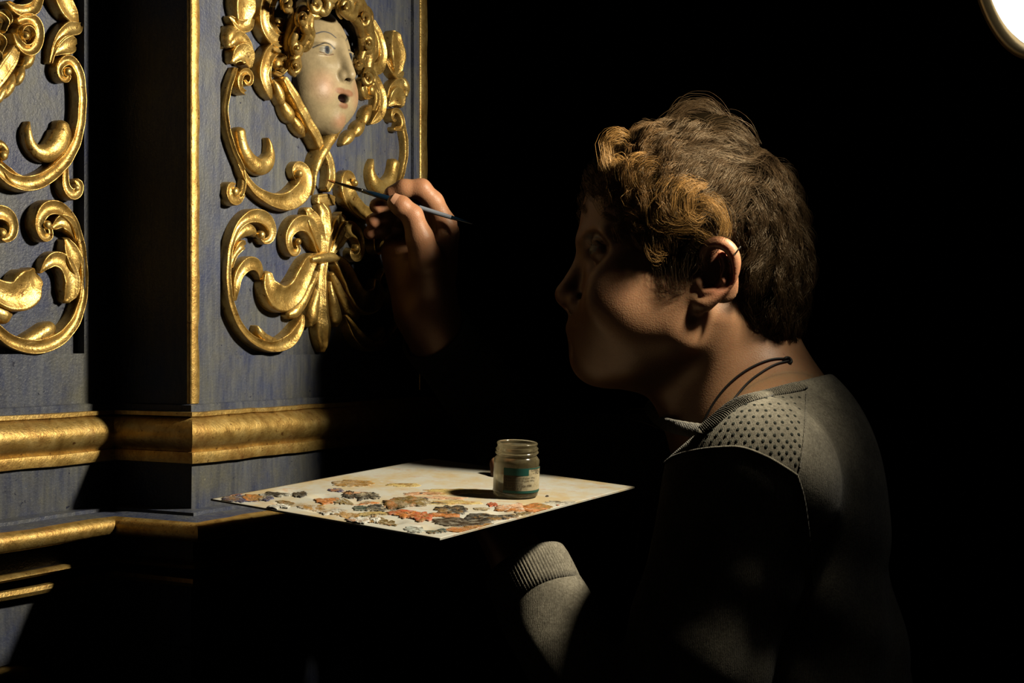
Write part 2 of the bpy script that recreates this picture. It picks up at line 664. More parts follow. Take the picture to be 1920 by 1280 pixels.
zl_t, zl_b = zat(981, LE), zat(1018, LE)
sweep_profile('ledge_top', [(0.0075, z957), (0.022, z957 - 0.0006), (0.0225, z957 - 0.0035), (0.030, zl_t + 0.0015), (LE - 0.006, zl_t)], M_blue)
noz = [(LE - 0.006 + 0.0085 * math.sin(PI * t), zl_t + (zl_b - zl_t) * (1 - math.cos(PI * t)) / 2) for t in np.linspace(0, 1, 12)]
sweep_profile('gilded_nosing', noz, M_gold_mould, smooth=True)
def zleft(y, n, x=30):
    return pan(x, y, n)[1]
ea, eb = 0.030, 0.018
za0, za1 = zleft(1079, -PB + ea), zleft(1089, -PB + ea)
zb0, zb1 = zleft(1107, -PB + eb), zleft(1123, -PB + eb)
sweep_profile('soffit', [(LE - 0.006, zl_b), (0.020, zl_b - 0.002), (0.020, za0 + 0.001)], M_blue)
sweep_profile('gilded_fillet', [(0.020, za0 + .001), (ea - .002, za0), (ea, (za0 + za1) / 2), (ea - .003, za1), (0.012, za1 - 0.001)], M_gold_mould, smooth=True)
sweep_profile('cove', [(0.012, za1 - 0.001), (0.006, (za1 + zb0) / 2), (0.010, zb0 + 0.001)], M_blue, smooth=True)
sweep_profile('gilded_fillet', [(0.010, zb0 + .001), (eb - .001, zb0), (eb, (zb0 + zb1) / 2), (eb - .002, zb1), (0.004, zb1 - .001)], M_gold_mould, smooth=True)
zc = zleft(1232, -PB, 60)
sweep_profile('dado', [(0.004, zb1 - .001), (0.003, zc), (0.0, zc - 0.002), (0.0, -0.62), (0.012, -0.63), (0.012, FLOOR + 0.12), (0.03, FLOOR + 0.11), (0.03, FLOOR + 0.002)], M_blue)

# ------------------------------------------------------------------ carved and gilded ornament
PROF = {
    'concave': [(-1.03, 0.0), (-1.03, 0.50), (-1.0, 0.80), (-0.96, 0.95), (-0.88, 1.0), (-0.78, 0.965), (-0.5, 0.85), (-0.2, 0.79), (0.2, 0.79), (0.5, 0.85), (0.78, 0.965), (0.88, 1.0), (0.96, 0.95), (1.0, 0.80), (1.03, 0.5), (1.03, 0.0)],
    'convex': [(-1.0, 0.0), (-1.0, 0.45), (-0.95, 0.66), (-0.8, 0.80), (-0.55, 0.92), (-0.25, 0.985), (0, 1.0), (0.25, 0.985), (0.55, 0.92), (0.8, 0.80), (0.95, 0.66), (1.0, 0.45), (1.0, 0.0)],
    'ridge': [(-1.0, 0.0), (-1.0, 0.55), (-0.9, 0.70), (-0.6, 0.74), (-0.35, 0.80), (-0.12, 0.96), (0, 1.0), (0.12, 0.96), (0.35, 0.80), (0.6, 0.74), (0.9, 0.70), (1.0, 0.55), (1.0, 0.0)],
    'flat': [(-1.0, 0.0), (-1.0, 0.75), (-0.92, 0.94), (-0.8, 1.0), (-0.55, 0.93), (-0.4, 0.92), (0, 0.97), (0.4, 0.92), (0.55, 0.93), (0.8, 1.0), (0.92, 0.94), (1.0, 0.75), (1.0, 0.0)],
}
HS = 0.66                      # the relief is shallow
UC = pan(616.5, 600, 0.009)[0]     # axis of the pilaster's ornament
W2M = DO / F            # width is given in rows of pixels at the pilaster


def stroke_vf(ctrl, h, n0, prof, mirror=False, base=0.0, wscale=1.0, tilt=0.0):
    """a carved band; ctrl = (px, py, width); h = relief, n0 = plane it sits on"""
    h = h * HS
    c = []
    for px, py, w in ctrl:
        u, z, t = pan(px, py, n0 + h * 0.93)
        c.append((u, z, w * W2M * 0.5 * wscale * (t / DO)))
    c = np.array(c)
    L = np.sum(np.linalg.norm(np.diff(c[:, :2], axis=0), axis=1))
    n = int(np.clip(L / 0.0022, 14, 110))
    s = catmull(c, n)
    s[:, 2] = np.maximum(s[:, 2], 0.0008)
    d = np.gradient(s[:, :2], axis=0)
    d /= np.linalg.norm(d, axis=1)[:, None] + 1e-12
    nr = np.stack([-d[:, 1], d[:, 0]], 1)
    # rounded ends: extra stations
    st = []
    for end, sg in ((0, -1), (n - 1, 1)):
        w = s[end, 2]
        lst = []
        for a in (0.35, 0.62, 0.82, 0.94, 0.995):
            lst.append((s[end, :2] + sg * d[end] * w * 0.75 * a, w * math.sqrt(1 - a * a), nr[end], 1 - 0.45 * a ** 3))
        st.append(lst)
    wmax = float(np.max(s[:, 2]))
    rows = [x for x in reversed(st[0])] + [(s[i, :2], s[i, 2], nr[i], 1.0) for i in range(n)] + st[1]
    pr = PROF[prof]
    V, Fc = [], []
    k = len(pr)
    for i, (ce, w, nn, hf) in enumerate(rows):
        wob = 1 + 0.02 * math.sin(i * 0.7 + ctrl[0][0])
        for a, b in pr:
            q = ce + nn * (a * w)
            hh = base + (h - base) * b * hf * wob * min(1.0, 0.42 + 0.58 * (w / wmax) ** 0.6 if hf > 0.999 else 0.42 + 0.58 * (rows[5 if i < 5 else len(rows) - 6][1] / wmax) ** 0.6)
            u = 2 * UC - q[0] if mirror else q[0]
            V.append(loc(u, n0 + hh - (0.001 if b == 0 else 0), q[1]))
    for i in range(len(rows) - 1):
        for j in range(k - 1):
            a = i * k + j
            Fc.append((a, a + k, a + k + 1, a + 1) if mirror else (a, a + 1, a + k + 1, a + k))
    Fc.append(tuple(range(k - 1, -1, -1)) if not mirror else tuple(range(k)))
    e = (len(rows) - 1) * k
    Fc.append(tuple(e + j for j in range(k)) if not mirror else tuple(e + j for j in range(k - 1, -1, -1)))
    return V, Fc


def knob_vf(px, py, r, h0, h1, n0, mirror=False):
    h0, h1 = h0 * HS, h1 * HS
    u, z, t = pan(px, py, n0 + h1)
    R = r * W2M * t / DO
    V, Fc = [], []
    prof = [(1.0, 0.0), (1.0, 0.45), (0.86, 0.80), (0.5, 0.96), (0.18, 1.0)]
    seg = 18
    for k in range(seg):
        a = 2 * PI * k / seg
        for rr, hh in prof:
            uu = u + R * rr * math.cos(a)
            V.append(loc(2 * UC - uu if mirror else uu, n0 + h0 + (h1 - h0) * hh, z + R * rr * math.sin(a)))
    m = len(prof)
    for k in range(seg):
        k2 = (k + 1) % seg
        for j in range(m - 1):
            q = (k * m + j, k2 * m + j, k2 * m + j + 1, k * m + j + 1)
            Fc.append(q[::-1] if not mirror else q)
    top = tuple(k * m + m - 1 for k in range(seg))
    Fc.append(top if mirror else top[::-1])
    return V, Fc


SLIM = {'c_scroll': 0.78, 'curl': 0.84, 'husk': 0.95, 'frame_scroll': 0.88, 'palmette_scroll': 0.85, 'comma_leaf': 0.85, 'leaf_scroll': 0.9, 'ribbon': 0.85}
def ornament(name, pieces, n0, mirror=False, mat=None):
    parts = []
    for p in pieces:
        if p[0] == 'knob':
            parts.append(knob_vf(*p[1:], n0, mirror))
        else:
            prof, h, ctrl = p[:3]
            parts.append(stroke_vf(ctrl, h, n0, prof, mirror, wscale=SLIM.get(name, 0.93)))
    V, Fc = merge_vf(parts)
    o = mesh_obj(name, V, Fc, mat or M_gold, altar)
    bm = bmesh.new(); bm.from_mesh(o.data)
    bmesh.ops.recalc_face_normals(bm, faces=bm.faces[:])
    bm.to_mesh(o.data); bm.free()
    return o


H = 0.0165
n_r = -SUNK
RIGHT = [
    # chain of husks down the left border
    ('husk', [('concave', .021, [(464, -30, 40), (463, -6, 58), (461, 14, 60), (460, 34, 44)])]),
    ('husk', [('concave', .017, [(437, 32, 10), (444, 42, 20), (455, 49, 26), (468, 46, 24), (478, 34, 12)])]),
    ('husk', [('convex', .020, [(434, 84, 16), (434, 70, 26), (440, 58, 26), (447, 55, 14)])]),
    ('husk', [('concave', .019, [(437, 84, 12), (441, 76, 26), (451, 71, 32), (464, 79, 24), (473, 93, 18), (478, 112, 8)])]),
    ('husk', [('concave', .021, [(445, 112, 16), (450, 102, 36), (461, 100, 46), (470, 110, 40), (476, 124, 14)])]),
    # C scroll whose stem rises from the upper volute to the big lower volute
    ('c_scroll', [('concave', .020, [(463, 151, 8), (467, 157, 10), (473, 154, 12), (473, 142, 14), (465, 134, 16), (455, 137, 18), (449, 152, 18), (453, 167, 16), (463, 173, 12)]),
                  ('ridge', .017, [(447, 128, 10), (441, 142, 13), (434, 165, 14), (429, 190, 13), (428, 212, 12), (432, 240, 12), (439, 268, 12), (449, 294, 13), (459, 316, 14)]),
                  ('concave', .019, [(455, 305, 10), (465, 328, 17), (479, 350, 22), (498, 366, 28), (520, 376, 36), (541, 377, 46), (560, 366, 54), (573, 348, 54), (577, 328, 40), (572, 314, 28), (563, 310, 20), (557, 318, 16), (560, 331, 12), (566, 334, 9)]),
                  ('knob', 566.5, 325, 7.5, .012, .023)]),
    ('curl', [('ridge', .016, [(460, 312, 10), (463, 335, 13), (462, 352, 16), (456, 365, 22)]),
              ('concave', .017, [(458, 362, 18), (449, 372, 26), (438, 372, 30), (432, 362, 30), (436, 351, 26), (443, 350, 18)]),
              ('knob', 446, 359, 9, .01, .019)]),
    ('leaf_scroll', [('convex', .018, [(457, 247, 30), (460, 264, 30), (466, 284, 32), (478, 302, 36), (493, 312, 37), (507, 306, 36), (514, 290, 26), (513, 272, 16), (510, 259, 6)])]),
    # lower C scroll
    ('c_scroll', [('concave', .020, [(496, 445, 10), (502, 452, 14), (510, 447, 22), (512, 432, 30), (505, 416, 36), (491, 406, 36), (474, 405, 32), (459, 414, 24), (448, 430, 20), (440, 452, 18), (435, 480, 17), (433, 510, 17), (434, 540, 18), (439, 570, 19), (448, 596, 19), (462, 620, 19), (481, 638, 21), (503, 648, 25), (524, 648, 31), (543, 639, 36), (558, 623, 34), (568, 605, 24), (574, 590, 10)]),
                  ('knob', 495, 440, 8, .012, .022)]),
    ('leaf', [('convex', .018, [(440, 466, 8), (447, 448, 18), (458, 435, 26), (470, 430, 28), (480, 433, 20), (485, 440, 10)])]),
    ('leaf', [('concave', .017, [(438, 500, 8), (443, 478, 14), (450, 464, 20), (458, 458, 20), (463, 460, 10)])]),
    ('leaf', [('convex', .018, [(488, 612, 8), (491, 622, 20), (502, 634, 22), (518, 640, 18), (534, 641, 8)])]),
    ('comma_leaf', [('concave', .017, [(447, 562, 8), (445, 545, 20), (448, 521, 26), (457, 503, 30), (470, 494, 32), (482, 497, 30), (490, 508, 22), (494, 522, 6)])]),
    ('acanthus_leaf', [('concave', .021, [(508, 516, 26), (509, 534, 44), (518, 552, 54), (534, 560, 54), (550, 553, 52), (563, 536, 50), (573, 515, 46), (582, 498, 40), (592, 486, 28)])]),
    ('acanthus_leaf', [('convex', .019, [(548, 590, 16), (557, 586, 26), (569, 572, 28), (581, 550, 24), (591, 530, 20), (600, 512, 14)])]),
    ('pendant_leaf', [('convex', .019, [(603, 528, 10), (600, 552, 22), (594, 580, 32), (591, 600, 30), (590, 609, 12)])]),
    ('lobe', [('concave', .020, [(583, 396, 22), (589, 412, 40), (597, 432, 42), (604, 452, 34), (609, 472, 18)])]),
    ('palmette_scroll', [('concave', .021, [(562, 456, 8), (566, 465, 12), (561, 473, 16), (551, 470, 20), (545, 455, 22), (547, 437, 26), (556, 423, 32), (570, 418, 38), (584, 426, 42), (594, 446, 36), (602, 468, 18)]),
                         ('knob', 563.5, 453, 7, .012, .023)]),
    # scrolled frame round the head
    ('frame_scroll', [('concave', .019, [(516, -22, 22), (504, -6, 26), (497, 14, 30), (496, 38, 32), (503, 60, 32), (517, 74, 30), (531, 76, 26), (541, 66, 20)]),
                      ('ridge', .0215, [(527, -14, 16), (517, 6, 18), (513, 28, 18), (517, 48, 18), (526, 60, 18), (536, 58, 16), (540, 47, 14), (535, 37, 12), (527, 36, 10)]),
                      ('knob', 527, 42, 9, .012, .0215)]),
    ('frame_scroll', [('concave', .019, [(538, 84, 14), (524, 87, 24), (509, 98, 30), (499, 118, 34), (496, 138, 32), (500, 156, 28), (508, 172, 22), (515, 184, 8)]),
                      ('ridge', .0215, [(514, 156, 8), (509, 136, 14), (511, 116, 16), (520, 103, 18), (532, 102, 18), (540, 113, 17), (540, 128, 16), (533, 137, 13), (524, 134, 10)]),
                      ('knob', 526, 119, 11, .012, .0215)]),
    ('frame_leaf', [('convex', .019, [(518, 150, 8), (524, 162, 20), (530, 176, 26), (534, 190, 18), (538, 200, 6)])]),
    ('frame_leaf', [('convex', .019, [(533, 186, 10), (541, 202, 26), (550, 217, 28), (556, 228, 10)])]),
    ('frame_leaf', [('convex', .018, [(552, 216, 10), (561, 231, 24), (570, 244, 22), (576, 254, 8)])]),
]
for nm, pcs in RIGHT:
    ornament(nm, pcs, n_r)
    ornament(nm, pcs, n_r, mirror=True)
CENTRE = [
    ('ribbon', [('flat', .024, [(538, 148, 16), (550, 172, 24), (566, 202, 25), (583, 234, 25), (597, 258, 25), (603, 272, 22)])]),
    ('ribbon', [('flat', .018, [(610, 276, 18), (618, 296, 24), (623, 318, 26), (622, 338, 26), (618, 354, 18)])]),
    ('ribbon', [('convex', .026, [(662, 200, 18), (650, 222, 24), (634, 248, 27), (617, 274, 29), (605, 296, 28), (599, 314, 22), (597, 332, 15), (596, 352, 10), (595, 364, 6)])]),
    ('pendant_leaf', [('ridge', .024, [(618, 486, 26), (614, 515, 30), (612, 548, 36), (612, 585, 42), (615, 618, 46), (617, 644, 30), (617, 658, 8)])]),
    ('palmette_leaf', [('ridge', .023, [(612, 384, 22), (617, 398, 40), (619, 424, 46), (618, 450, 42), (616, 474, 30)])]),
    ('husk_tie', [('convex', .025, [(592, 486, 16), (602, 484, 22), (616, 482, 26), (630, 482, 22), (640, 484, 14)])]),
    ('bracket', [('flat', .014, [(600, 374, 20), (614, 374, 26), (628, 376, 20)])]),
]
for nm, pcs in CENTRE:
    ornament(nm, pcs, n_r)

HL = 0.017
n_l = -PB - SUNKL
LEFT = [
    ('husk', [('concave', .019, [(108, -30, 36), (116, -8, 44), (128, 14, 44), (142, 32, 30), (152, 42, 10)])]),
    ('husk', [('concave', .018, [(101, 116, 8), (106, 88, 15), (117, 66, 24), (132, 54, 30), (147, 52, 26), (157, 46, 10)])]),
    ('husk', [('concave', .018, [(108, 100, 10), (118, 90, 30), (131, 83, 40), (143, 82, 28), (148, 84, 10)])]),
    ('c_scroll', [('concave', .021, [(131, 135, 7), (136, 142, 11), (130, 149, 14), (120, 145, 16), (115, 132, 18), (119, 119, 22), (130, 112, 26), (142, 119, 28), (151, 138, 28), (155, 165, 28), (156, 195, 28), (154, 225, 27), (149, 252, 28), (140, 276, 30), (125, 300, 33), (103, 322, 35), (78, 338, 38), (50, 344, 38), (24, 337, 34), (4, 322, 30), (-14, 300, 26), (-26, 276, 20)]),
                  ('knob', 132, 133, 8.5, .012, .024)]),
    ('leaf_scroll', [('convex', .020, [(64, 228, 6), (61, 246, 20), (65, 266, 26), (78, 283, 32), (97, 286, 42), (114, 273, 52), (124, 252, 52), (125, 236, 36)])]),
    ('curl', [('concave', .018, [(128, 312, 12), (124, 332, 20), (126, 352, 24), (136, 364, 26), (147, 359, 26), (151, 346, 22), (147, 339, 14)]),
              ('knob', 147.5, 352, 7, .01, .02)]),
    ('leaf', [('concave', .019, [(8, 302, 6), (14, 318, 20), (28, 334, 26), (48, 343, 26), (70, 342, 12)]),
              ('convex', .019, [(-8, 274, 22), (4, 270, 22), (13, 282, 22), (13, 294, 16)]), ('knob', 11, 291, 10, .01, .022)]),
    ('c_scroll', [('concave', .021, [(94, 423, 8), (100, 430, 12), (98, 442, 18), (86, 444, 24), (77, 430, 28), (76, 410, 32), (85, 394, 36), (101, 388, 36), (120, 394, 32), (137, 410, 26), (149, 434, 22), (157, 464, 21), (161, 500, 21), (161, 536, 23), (155, 570, 27), (143, 601, 31), (124, 626, 34), (99, 643, 36), (70, 650, 36), (40, 646, 34), (14, 634, 32), (-8, 614, 30)]),
                  ('knob', 93.5, 421, 9, .012, .024)]),
    ('leaf', [('concave', .020, [(106, 424, 16), (117, 415, 30), (131, 421, 32), (144, 438, 20), (152, 458, 8)])]),
    ('leaf', [('concave', .019, [(130, 450, 16), (134, 466, 36), (143, 490, 42), (153, 515, 26), (159, 540, 8)])]),
    ('comma_leaf', [('concave', .019, [(84, 510, 6), (91, 496, 24), (104, 486, 34), (119, 490, 40), (131, 506, 46), (136, 528, 48), (134, 548, 44), (130, 561, 22)])]),
    ('acanthus_leaf', [('concave', .024, [(-16, 532, 40), (4, 546, 50), (26, 554, 62), (46, 547, 78), (60, 533, 74), (70, 522, 50)])]),
    ('acanthus_leaf', [('convex', .018, [(-14, 574, 24), (2, 586, 34), (16, 592, 34), (26, 590, 14)])]),
    ('leaf', [('convex', .020, [(103, 613, 26), (94, 620, 36), (76, 632, 36), (56, 640, 28), (40, 643, 12)])]),
    ('palmette_scroll', [('concave', .021, [(8, 442, 10), (15, 448, 16), (24, 440, 24), (27, 424, 28), (20, 408, 32), (4, 398, 34), (-14, 400, 30)]), ('knob', 9, 437, 11, .012, .026)]),
    ('frame_scroll', [('concave', .024, [(33, 64, 14), (37, 80, 20), (48, 92, 24), (62, 92, 26), (72, 76, 26), (74, 56, 26), (66, 40, 26), (53, 34, 24), (41, 38, 20)]),
                      ('ridge', .026, [(62, 86, 10), (68, 72, 14), (64, 56, 16), (54, 48, 16), (45, 54, 14), (44, 70, 13), (51, 79, 11)]), ('knob', 53, 66, 9, .012, .028)]),
    ('frame_leaf', [('convex', .021, [(70, 84, 8), (64, 102, 22), (56, 116, 28), (48, 124, 14)])]),
    ('frame_leaf', [('convex', .020, [(50, 120, 10), (43, 138, 24), (37, 152, 22), (33, 158, 8)])]),
    ('frame_leaf', [('convex', .019, [(32, 140, 10), (24, 158, 26), (16, 174, 22), (10, 184, 8)])]),
    ('frame_leaf', [('convex', .019, [(16, 160, 10), (8, 172, 24), (0, 186, 22), (-6, 196, 8)])]),
    ('ribbon', [('flat', .024, [(34, 92, 24), (22, 112, 36), (6, 134, 38), (-12, 160, 36)])]),
    ('frame_scroll', [('concave', .024, [(22, 4, 12), (32, 16, 22), (48, 20, 28), (64, 14, 30), (74, -2, 26), (78, -24, 20)])]),
    ('hair_lock', [('ridge', .030, [(-8, 20, 16), (6, 26, 22), (16, 40, 22), (14, 56, 18)])]),
    ('hair_lock', [('ridge', .028, [(18, 18, 10), (22, 30, 18), (20, 44, 16), (12, 52, 10)])]),
    ('hair_lock', [('ridge', .028, [(-6, 60, 20), (6, 68, 22), (12, 82, 20), (8, 98, 12)])]),
    ('hair_lock', [('ridge', .026, [(-10, 90, 20), (2, 98, 20), (8, 108, 12)])]),
]
for nm, pcs in LEFT:
    ornament(nm, pcs, n_l)
# ornament of the dado: top of a gilded arch at the lower left
n_d = -PB
ornament('arch', [('convex', .016, [(-60, 1330, 22), (-30, 1285, 24), (10, 1266, 26), (50, 1262, 26), (84, 1272, 24), (108, 1300, 22), (118, 1350, 20)])], n_d, mat=M_gold_mould)

# ------------------------------------------------------------------ the cherub's head (local: u, n, z-rel)
U0 = -0.010
ZC = -0.0045          # height correction of the whole head
def f_cherub(p):
    """p in (u, n, z) panel coordinates"""
    q = p - np.array([U0, 0, ZC], np.float32)
    a = q.copy(); a[:, 0] = np.abs(a[:, 0])
    d = s_ell(q, (0, -.014, .281), (.044, .041, .062))
    d = smin(d, s_ell(q, (0, -.006, .246), (.037, .030, .036)), .02)          # lower face
    d = smin(d, s_ell(a, (.023, .004, .252), (.019, .017, .020)), .014)        # cheeks
    d = smin(d, s_sph(q, (0, .012, .2245), .0105), .012)                       # chin
    d = smax(d, -s_ell(a, (.0205, .027, .2915), (.0095, .0075, .0062)), .009)   # sockets
    d = smin(d, s_ell(a, (.0205, .0125, .2915), (.0092, .0083, .0058)), .002)  # eyes
    d = smin(d, s_ell(a, (.0205, .0130, .2962), (.0110, .0085, .0022)), .0025) # upper lids
    d = smin(d, s_ell(a, (.0205, .0128, .2873), (.0100, .0080, .0016)), .002)  # lower lids
    d = smin(d, s_cone(q, (0, .0225, .303), (0, .0335, .2695), .0040, .0062), .007)  # nose
    d = smin(d, s_sph(a, (.0062, .0285, .2675), .0044), .004)
    d = smax(d, -s_sph(a, (.0034, .0325, .2632), .0022), .0015)
    d = smin(d, s_ell(a, (.0060, .0235, .2520), (.0080, .0042, .0026)), .003)  # lips
    d = smin(d, s_ell(q, (0, .0220, .2400), (.0085, .0050, .0030)), .003)
    d = smax(d, -s_ell(q, (0, .0290, .2462), (.0095, .0130, .0042)), .002)     # open mouth
    d = smax(d, -(p[:, 1] + np.float32(.004)), .001)
    return d
cv, cf = surface_nets(f_cherub, (U0 - .055, -.008, .200), (U0 + .055, .048, .347), 0.00075)
rel = cv - np.array([U0, 0, ZC]); au = np.abs(rel[:, 0])
def blob(c, r, soft=1.0):
    k = np.linalg.norm((np.stack([au, rel[:, 1], rel[:, 2]], 1) - c) / r, axis=1)
    return np.clip((1.0 - k) / soft, 0, 1)[:, None]
cc = np.tile(np.array([0.46, 0.355, 0.200]), (len(cv), 1))
for c, r, soft, col, amt in (
        ((.026, .018, .255), (.018, .04, .020), .8, (0.50, 0.20, 0.11), .50),
        ((0, .02, .2235), (.014, .04, .010), .6, (0.46, 0.18, 0.10), .55),
        ((.006, .026, .2525), (.011, .012, .0042), .35, (0.30, 0.085, 0.045), .65),
        ((0, .026, .2395), (.0095, .012, .0040), .35, (0.30, 0.085, 0.045), .65),
        ((0, .016, .2462), (.0102, .022, .0048), .15, (0.03, 0.01, 0.008), 1.0),
        ((.0205, .02, .2915), (.0090, .01, .0044), .15, (0.29, 0.255, 0.18), 1.0),
        ((.0195, .02, .2918), (.0046, .012, .0042), .15, (0.040, 0.050, 0.070), 1.0),
        ((.0195, .02, .2918), (.0026, .012, .0022), .15, (0.01, 0.012, 0.02), 1.0),
        ((.0035, .034, .2636), (.0026, .006, .0020), .3, (0.04, 0.02, 0.012), .9)):
    w = blob(np.array(c), np.array(r), soft) * amt
    cc = cc * (1 - w) + np.array(col) * w
# painted brows and lash lines
for pts, wd, col in (([(.0085, .3055), (.014, .3090), (.021, .3098), (.029, .3065)], .0006, (.075, .085, .11)),
                     ([(.0105, .2945), (.015, .2975), (.021, .2985), (.027, .2965), (.0325, .2925)], .0007, (.06, .055, .05)),
                     ([(.0120, .2885), (.020, .2865), (.028, .2885)], .0006, (.20, .12, .07))):
    line = catmull(pts, 40)
    dd = np.min(np.hypot(au[:, None] - line[None, :, 0], rel[:, 2][:, None] - line[None, :, 1]), axis=1)
    w = np.clip(1.5 - dd / wd, 0, 1)[:, None] * (rel[:, 1] > .004)[:, None]
    cc = cc * (1 - w) + np.array(col) * w
M_cherub = mat_vcol('painted_cherub_flesh', 'paint', 0.45, 0.4, 240, 0.3)
lv = np.stack([cv[:, 0], -cv[:, 1] - n_r * 0, cv[:, 2] - FLOOR], 1)
cherub = mesh_obj('cherub_head', lv, cf[:, ::-1], M_cherub, altar, fast=True)
set_vcol(cherub, 'paint', cc)
tag(cherub, 'cream painted cherub face with rosy cheeks and open mouth')


def lock(pts, r, seg=9, mat=None):
    """a thick carved lock; pts = (px, py, n)"""
    q = []
    for px, py, n in pts:
        u, z, t = pan(px, py, n)
        q.append((u, z, n))
    n_ = max(18, len(pts) * 7)
    s = catmull(q, n_)
    p3 = np.stack([s[:, 0], -s[:, 2], s[:, 1] - FLOOR], 1)
    t = np.linspace(0, 1, n_)
    rad = r * W2M * (0.35 + 0.65 * np.sin(PI * np.clip(t * 0.85 + 0.12, 0, 1)) ** 0.7)
    V, Fc = [], []
    v, f = tube_vf(p3, rad, 12)
    return v, f


def spiral_pts(cx, cy, r0, r1, turns, n0, n1, a0=0.0, asp=0.62, k=18, sgn=1):
    out = []
    for i in range(k):
        t = i / (k - 1)
        a = a0 + sgn * turns * 2 * PI * t
        r = r0 + (r1 - r0) * t
        out.append((cx + r * math.cos(a) * asp, cy + r * math.sin(a), n0 + (n1 - n0) * t))
    return out


CURLS = [(569, 33, 22, 7.5, .030, 1.0, 1), (592, 8, 24, 8, .040, 2.4, -1), (556, 92, 15, 6, .020, 0.4, 1), (554, 124, 13, 5.5, .016, 3.6, -1), (647, 12, 22, 8, .038, 2.0, 1),
         (620, -8, 20, 8, .040, 0.5, 1), (683, 34, 22, 7, .022, 1.3, -1), (690, 82, 17, 6, .016, 0.2, 1), (690, 146, 20, 6, .012, 1.8, -1), (672, 120, 12, 5, .012, 2.8, 1), (540, 8, 18, 7, .022, 2.6, 1)]
for cx, cy, r, tr, n0, a0, sg in CURLS:
    parts = [lock(spiral_pts(cx, cy, r, r * 0.16, 1.9, n0 - .008, n0 + .012, a0, sgn=sg, k=22), tr)]
    V, Fc = merge_vf(parts)
    mesh_obj('hair_curl', V, Fc, M_gold_dark, cherub)
HB = [(550, 128, .006), (545, 92, .008), (556, 44, .014), (588, 6, .020), (630, -14, .022), (664, 10, .018), (682, 52, .010), (688, 100, .004), (686, 148, .002)]
v, f = lock(HB, 24)
mesh_obj('hair_roll', v, f, M_gold_dark, cherub)
HL_ = [[(580, 20, .030), (570, 45, .032), (574, 62, .030), (566, 78, .024), (552, 80, .018)],
       [(583, 30, .032), (580, 50, .031), (582, 66, .027), (570, 84, .022), (560, 100, .018)],
       [(590, 14, .036), (608, 22, .040), (614, 6, .044), (602, -8, .040)],
       [(560, 50, .024), (552, 66, .020), (548, 82, .016), (556, 104, .014), (552, 116, .012)],
       [(640, 20, .040), (656, 30, .038), (664, 24, .034), (668, 6, .03)],
       [(660, 34, .030), (672, 46, .024), (676, 64, .018), (684, 70, .014)],
       [(676, 60, .018), (680, 92, .012), (676, 112, .010), (684, 126, .008)],
       [(560, 104, .016), (549, 112, .013), (546, 130, .010), (552, 142, .008)],
       [(568, 60, .028), (580, 72, .026), (574, 90, .022), (562, 92, .018)]]
for pts in HL_:
    v, f = lock(pts, 9)
    mesh_obj('hair_lock', v, f, M_gold_dark, cherub)
# ------------------------------------------------------------------ the lamp
lamp = empty('work_lamp', (LAMP[0] + 0.34, LAMP[1] + 0.02, FLOOR))
tag(lamp, 'round reflector work lamp on a pole, its white lit face at the upper right', 'lamp')
def world_child(o, parent):
    o.parent = parent
    o.matrix_parent_inverse = Matrix.Translation(-Vector(parent.location))
    return o
M_tin = mat_plain('brushed_tin', (0.45, 0.33, 0.16), 0.35, 0.9)
M_pole = mat_plain('black_lamp_metal', (0.012, 0.012, 0.012), 0.5, 0.3)
m_dif, nt, b_ = new_mat('lit_diffuser')
b_.inputs['Base Color'].default_value = (0.9, 0.88, 0.82, 1)
b_.inputs['Emission Color'].default_value = (1.0, 0.97, 0.90, 1)
b_.inputs['Emission Strength'].default_value = 1.6
LR = 0.089
v, f = lathe_vf([(0.001, 0.004), (0.04, 0.0035), (LR - 0.012, 0.0), (LR - 0.008, -0.004)], 64, LAMP_AIM, LAMP)
world_child(mesh_obj('diffuser', v, f, m_dif), lamp)
v, f = lathe_vf([(LR - 0.008, -0.006), (LR - 0.006, 0.004), (LR, 0.006), (LR + 0.003, 0.0), (LR - 0.004, -0.02), (0.068, -0.065), (0.045, -0.10), (0.038, -0.115), (0.036, -0.17), (0.03, -0.178), (0.0, -0.178)], 64, LAMP_AIM, LAMP)
world_child(mesh_obj('reflector_bowl', v, f, M_tin), lamp)
bx, by = lamp.location[0], lamp.location[1]
v, f = tube_vf([(bx, by, FLOOR + 0.02), (bx, by, -0.4), (bx, by, LAMP[2] + 0.06)], 0.013, 12)
world_child(mesh_obj('pole', v, f, M_pole), lamp)
tail = LAMP - LAMP_AIM * 0.15
v, f = tube_vf([(bx + 0.03, by, LAMP[2] + 0.035), (bx - 0.05, by, LAMP[2] + 0.035), (tail[0] + .03, tail[1], tail[2] + .004), tuple(tail)], 0.009, 10)
world_child(mesh_obj('arm', v, f, M_pole), lamp)
v, f = lathe_vf([(0.0, -0.025), (0.02, -0.025), (0.022, 0.0), (0.02, 0.025), (0.0, 0.025)], 20, (1, 0, 0), (bx, by, LAMP[2] + 0.035))
world_child(mesh_obj('clamp', v, f, M_pole), lamp)
v, f = lathe_vf([(0.0, 0.0), (0.15, 0.0), (0.155, 0.008), (0.14, 0.02), (0.03, 0.03), (0.0, 0.03)], 40, (0, 0, 1), (bx, by, FLOOR + 0.001))
world_child(mesh_obj('base', v, f, M_pole), lamp)

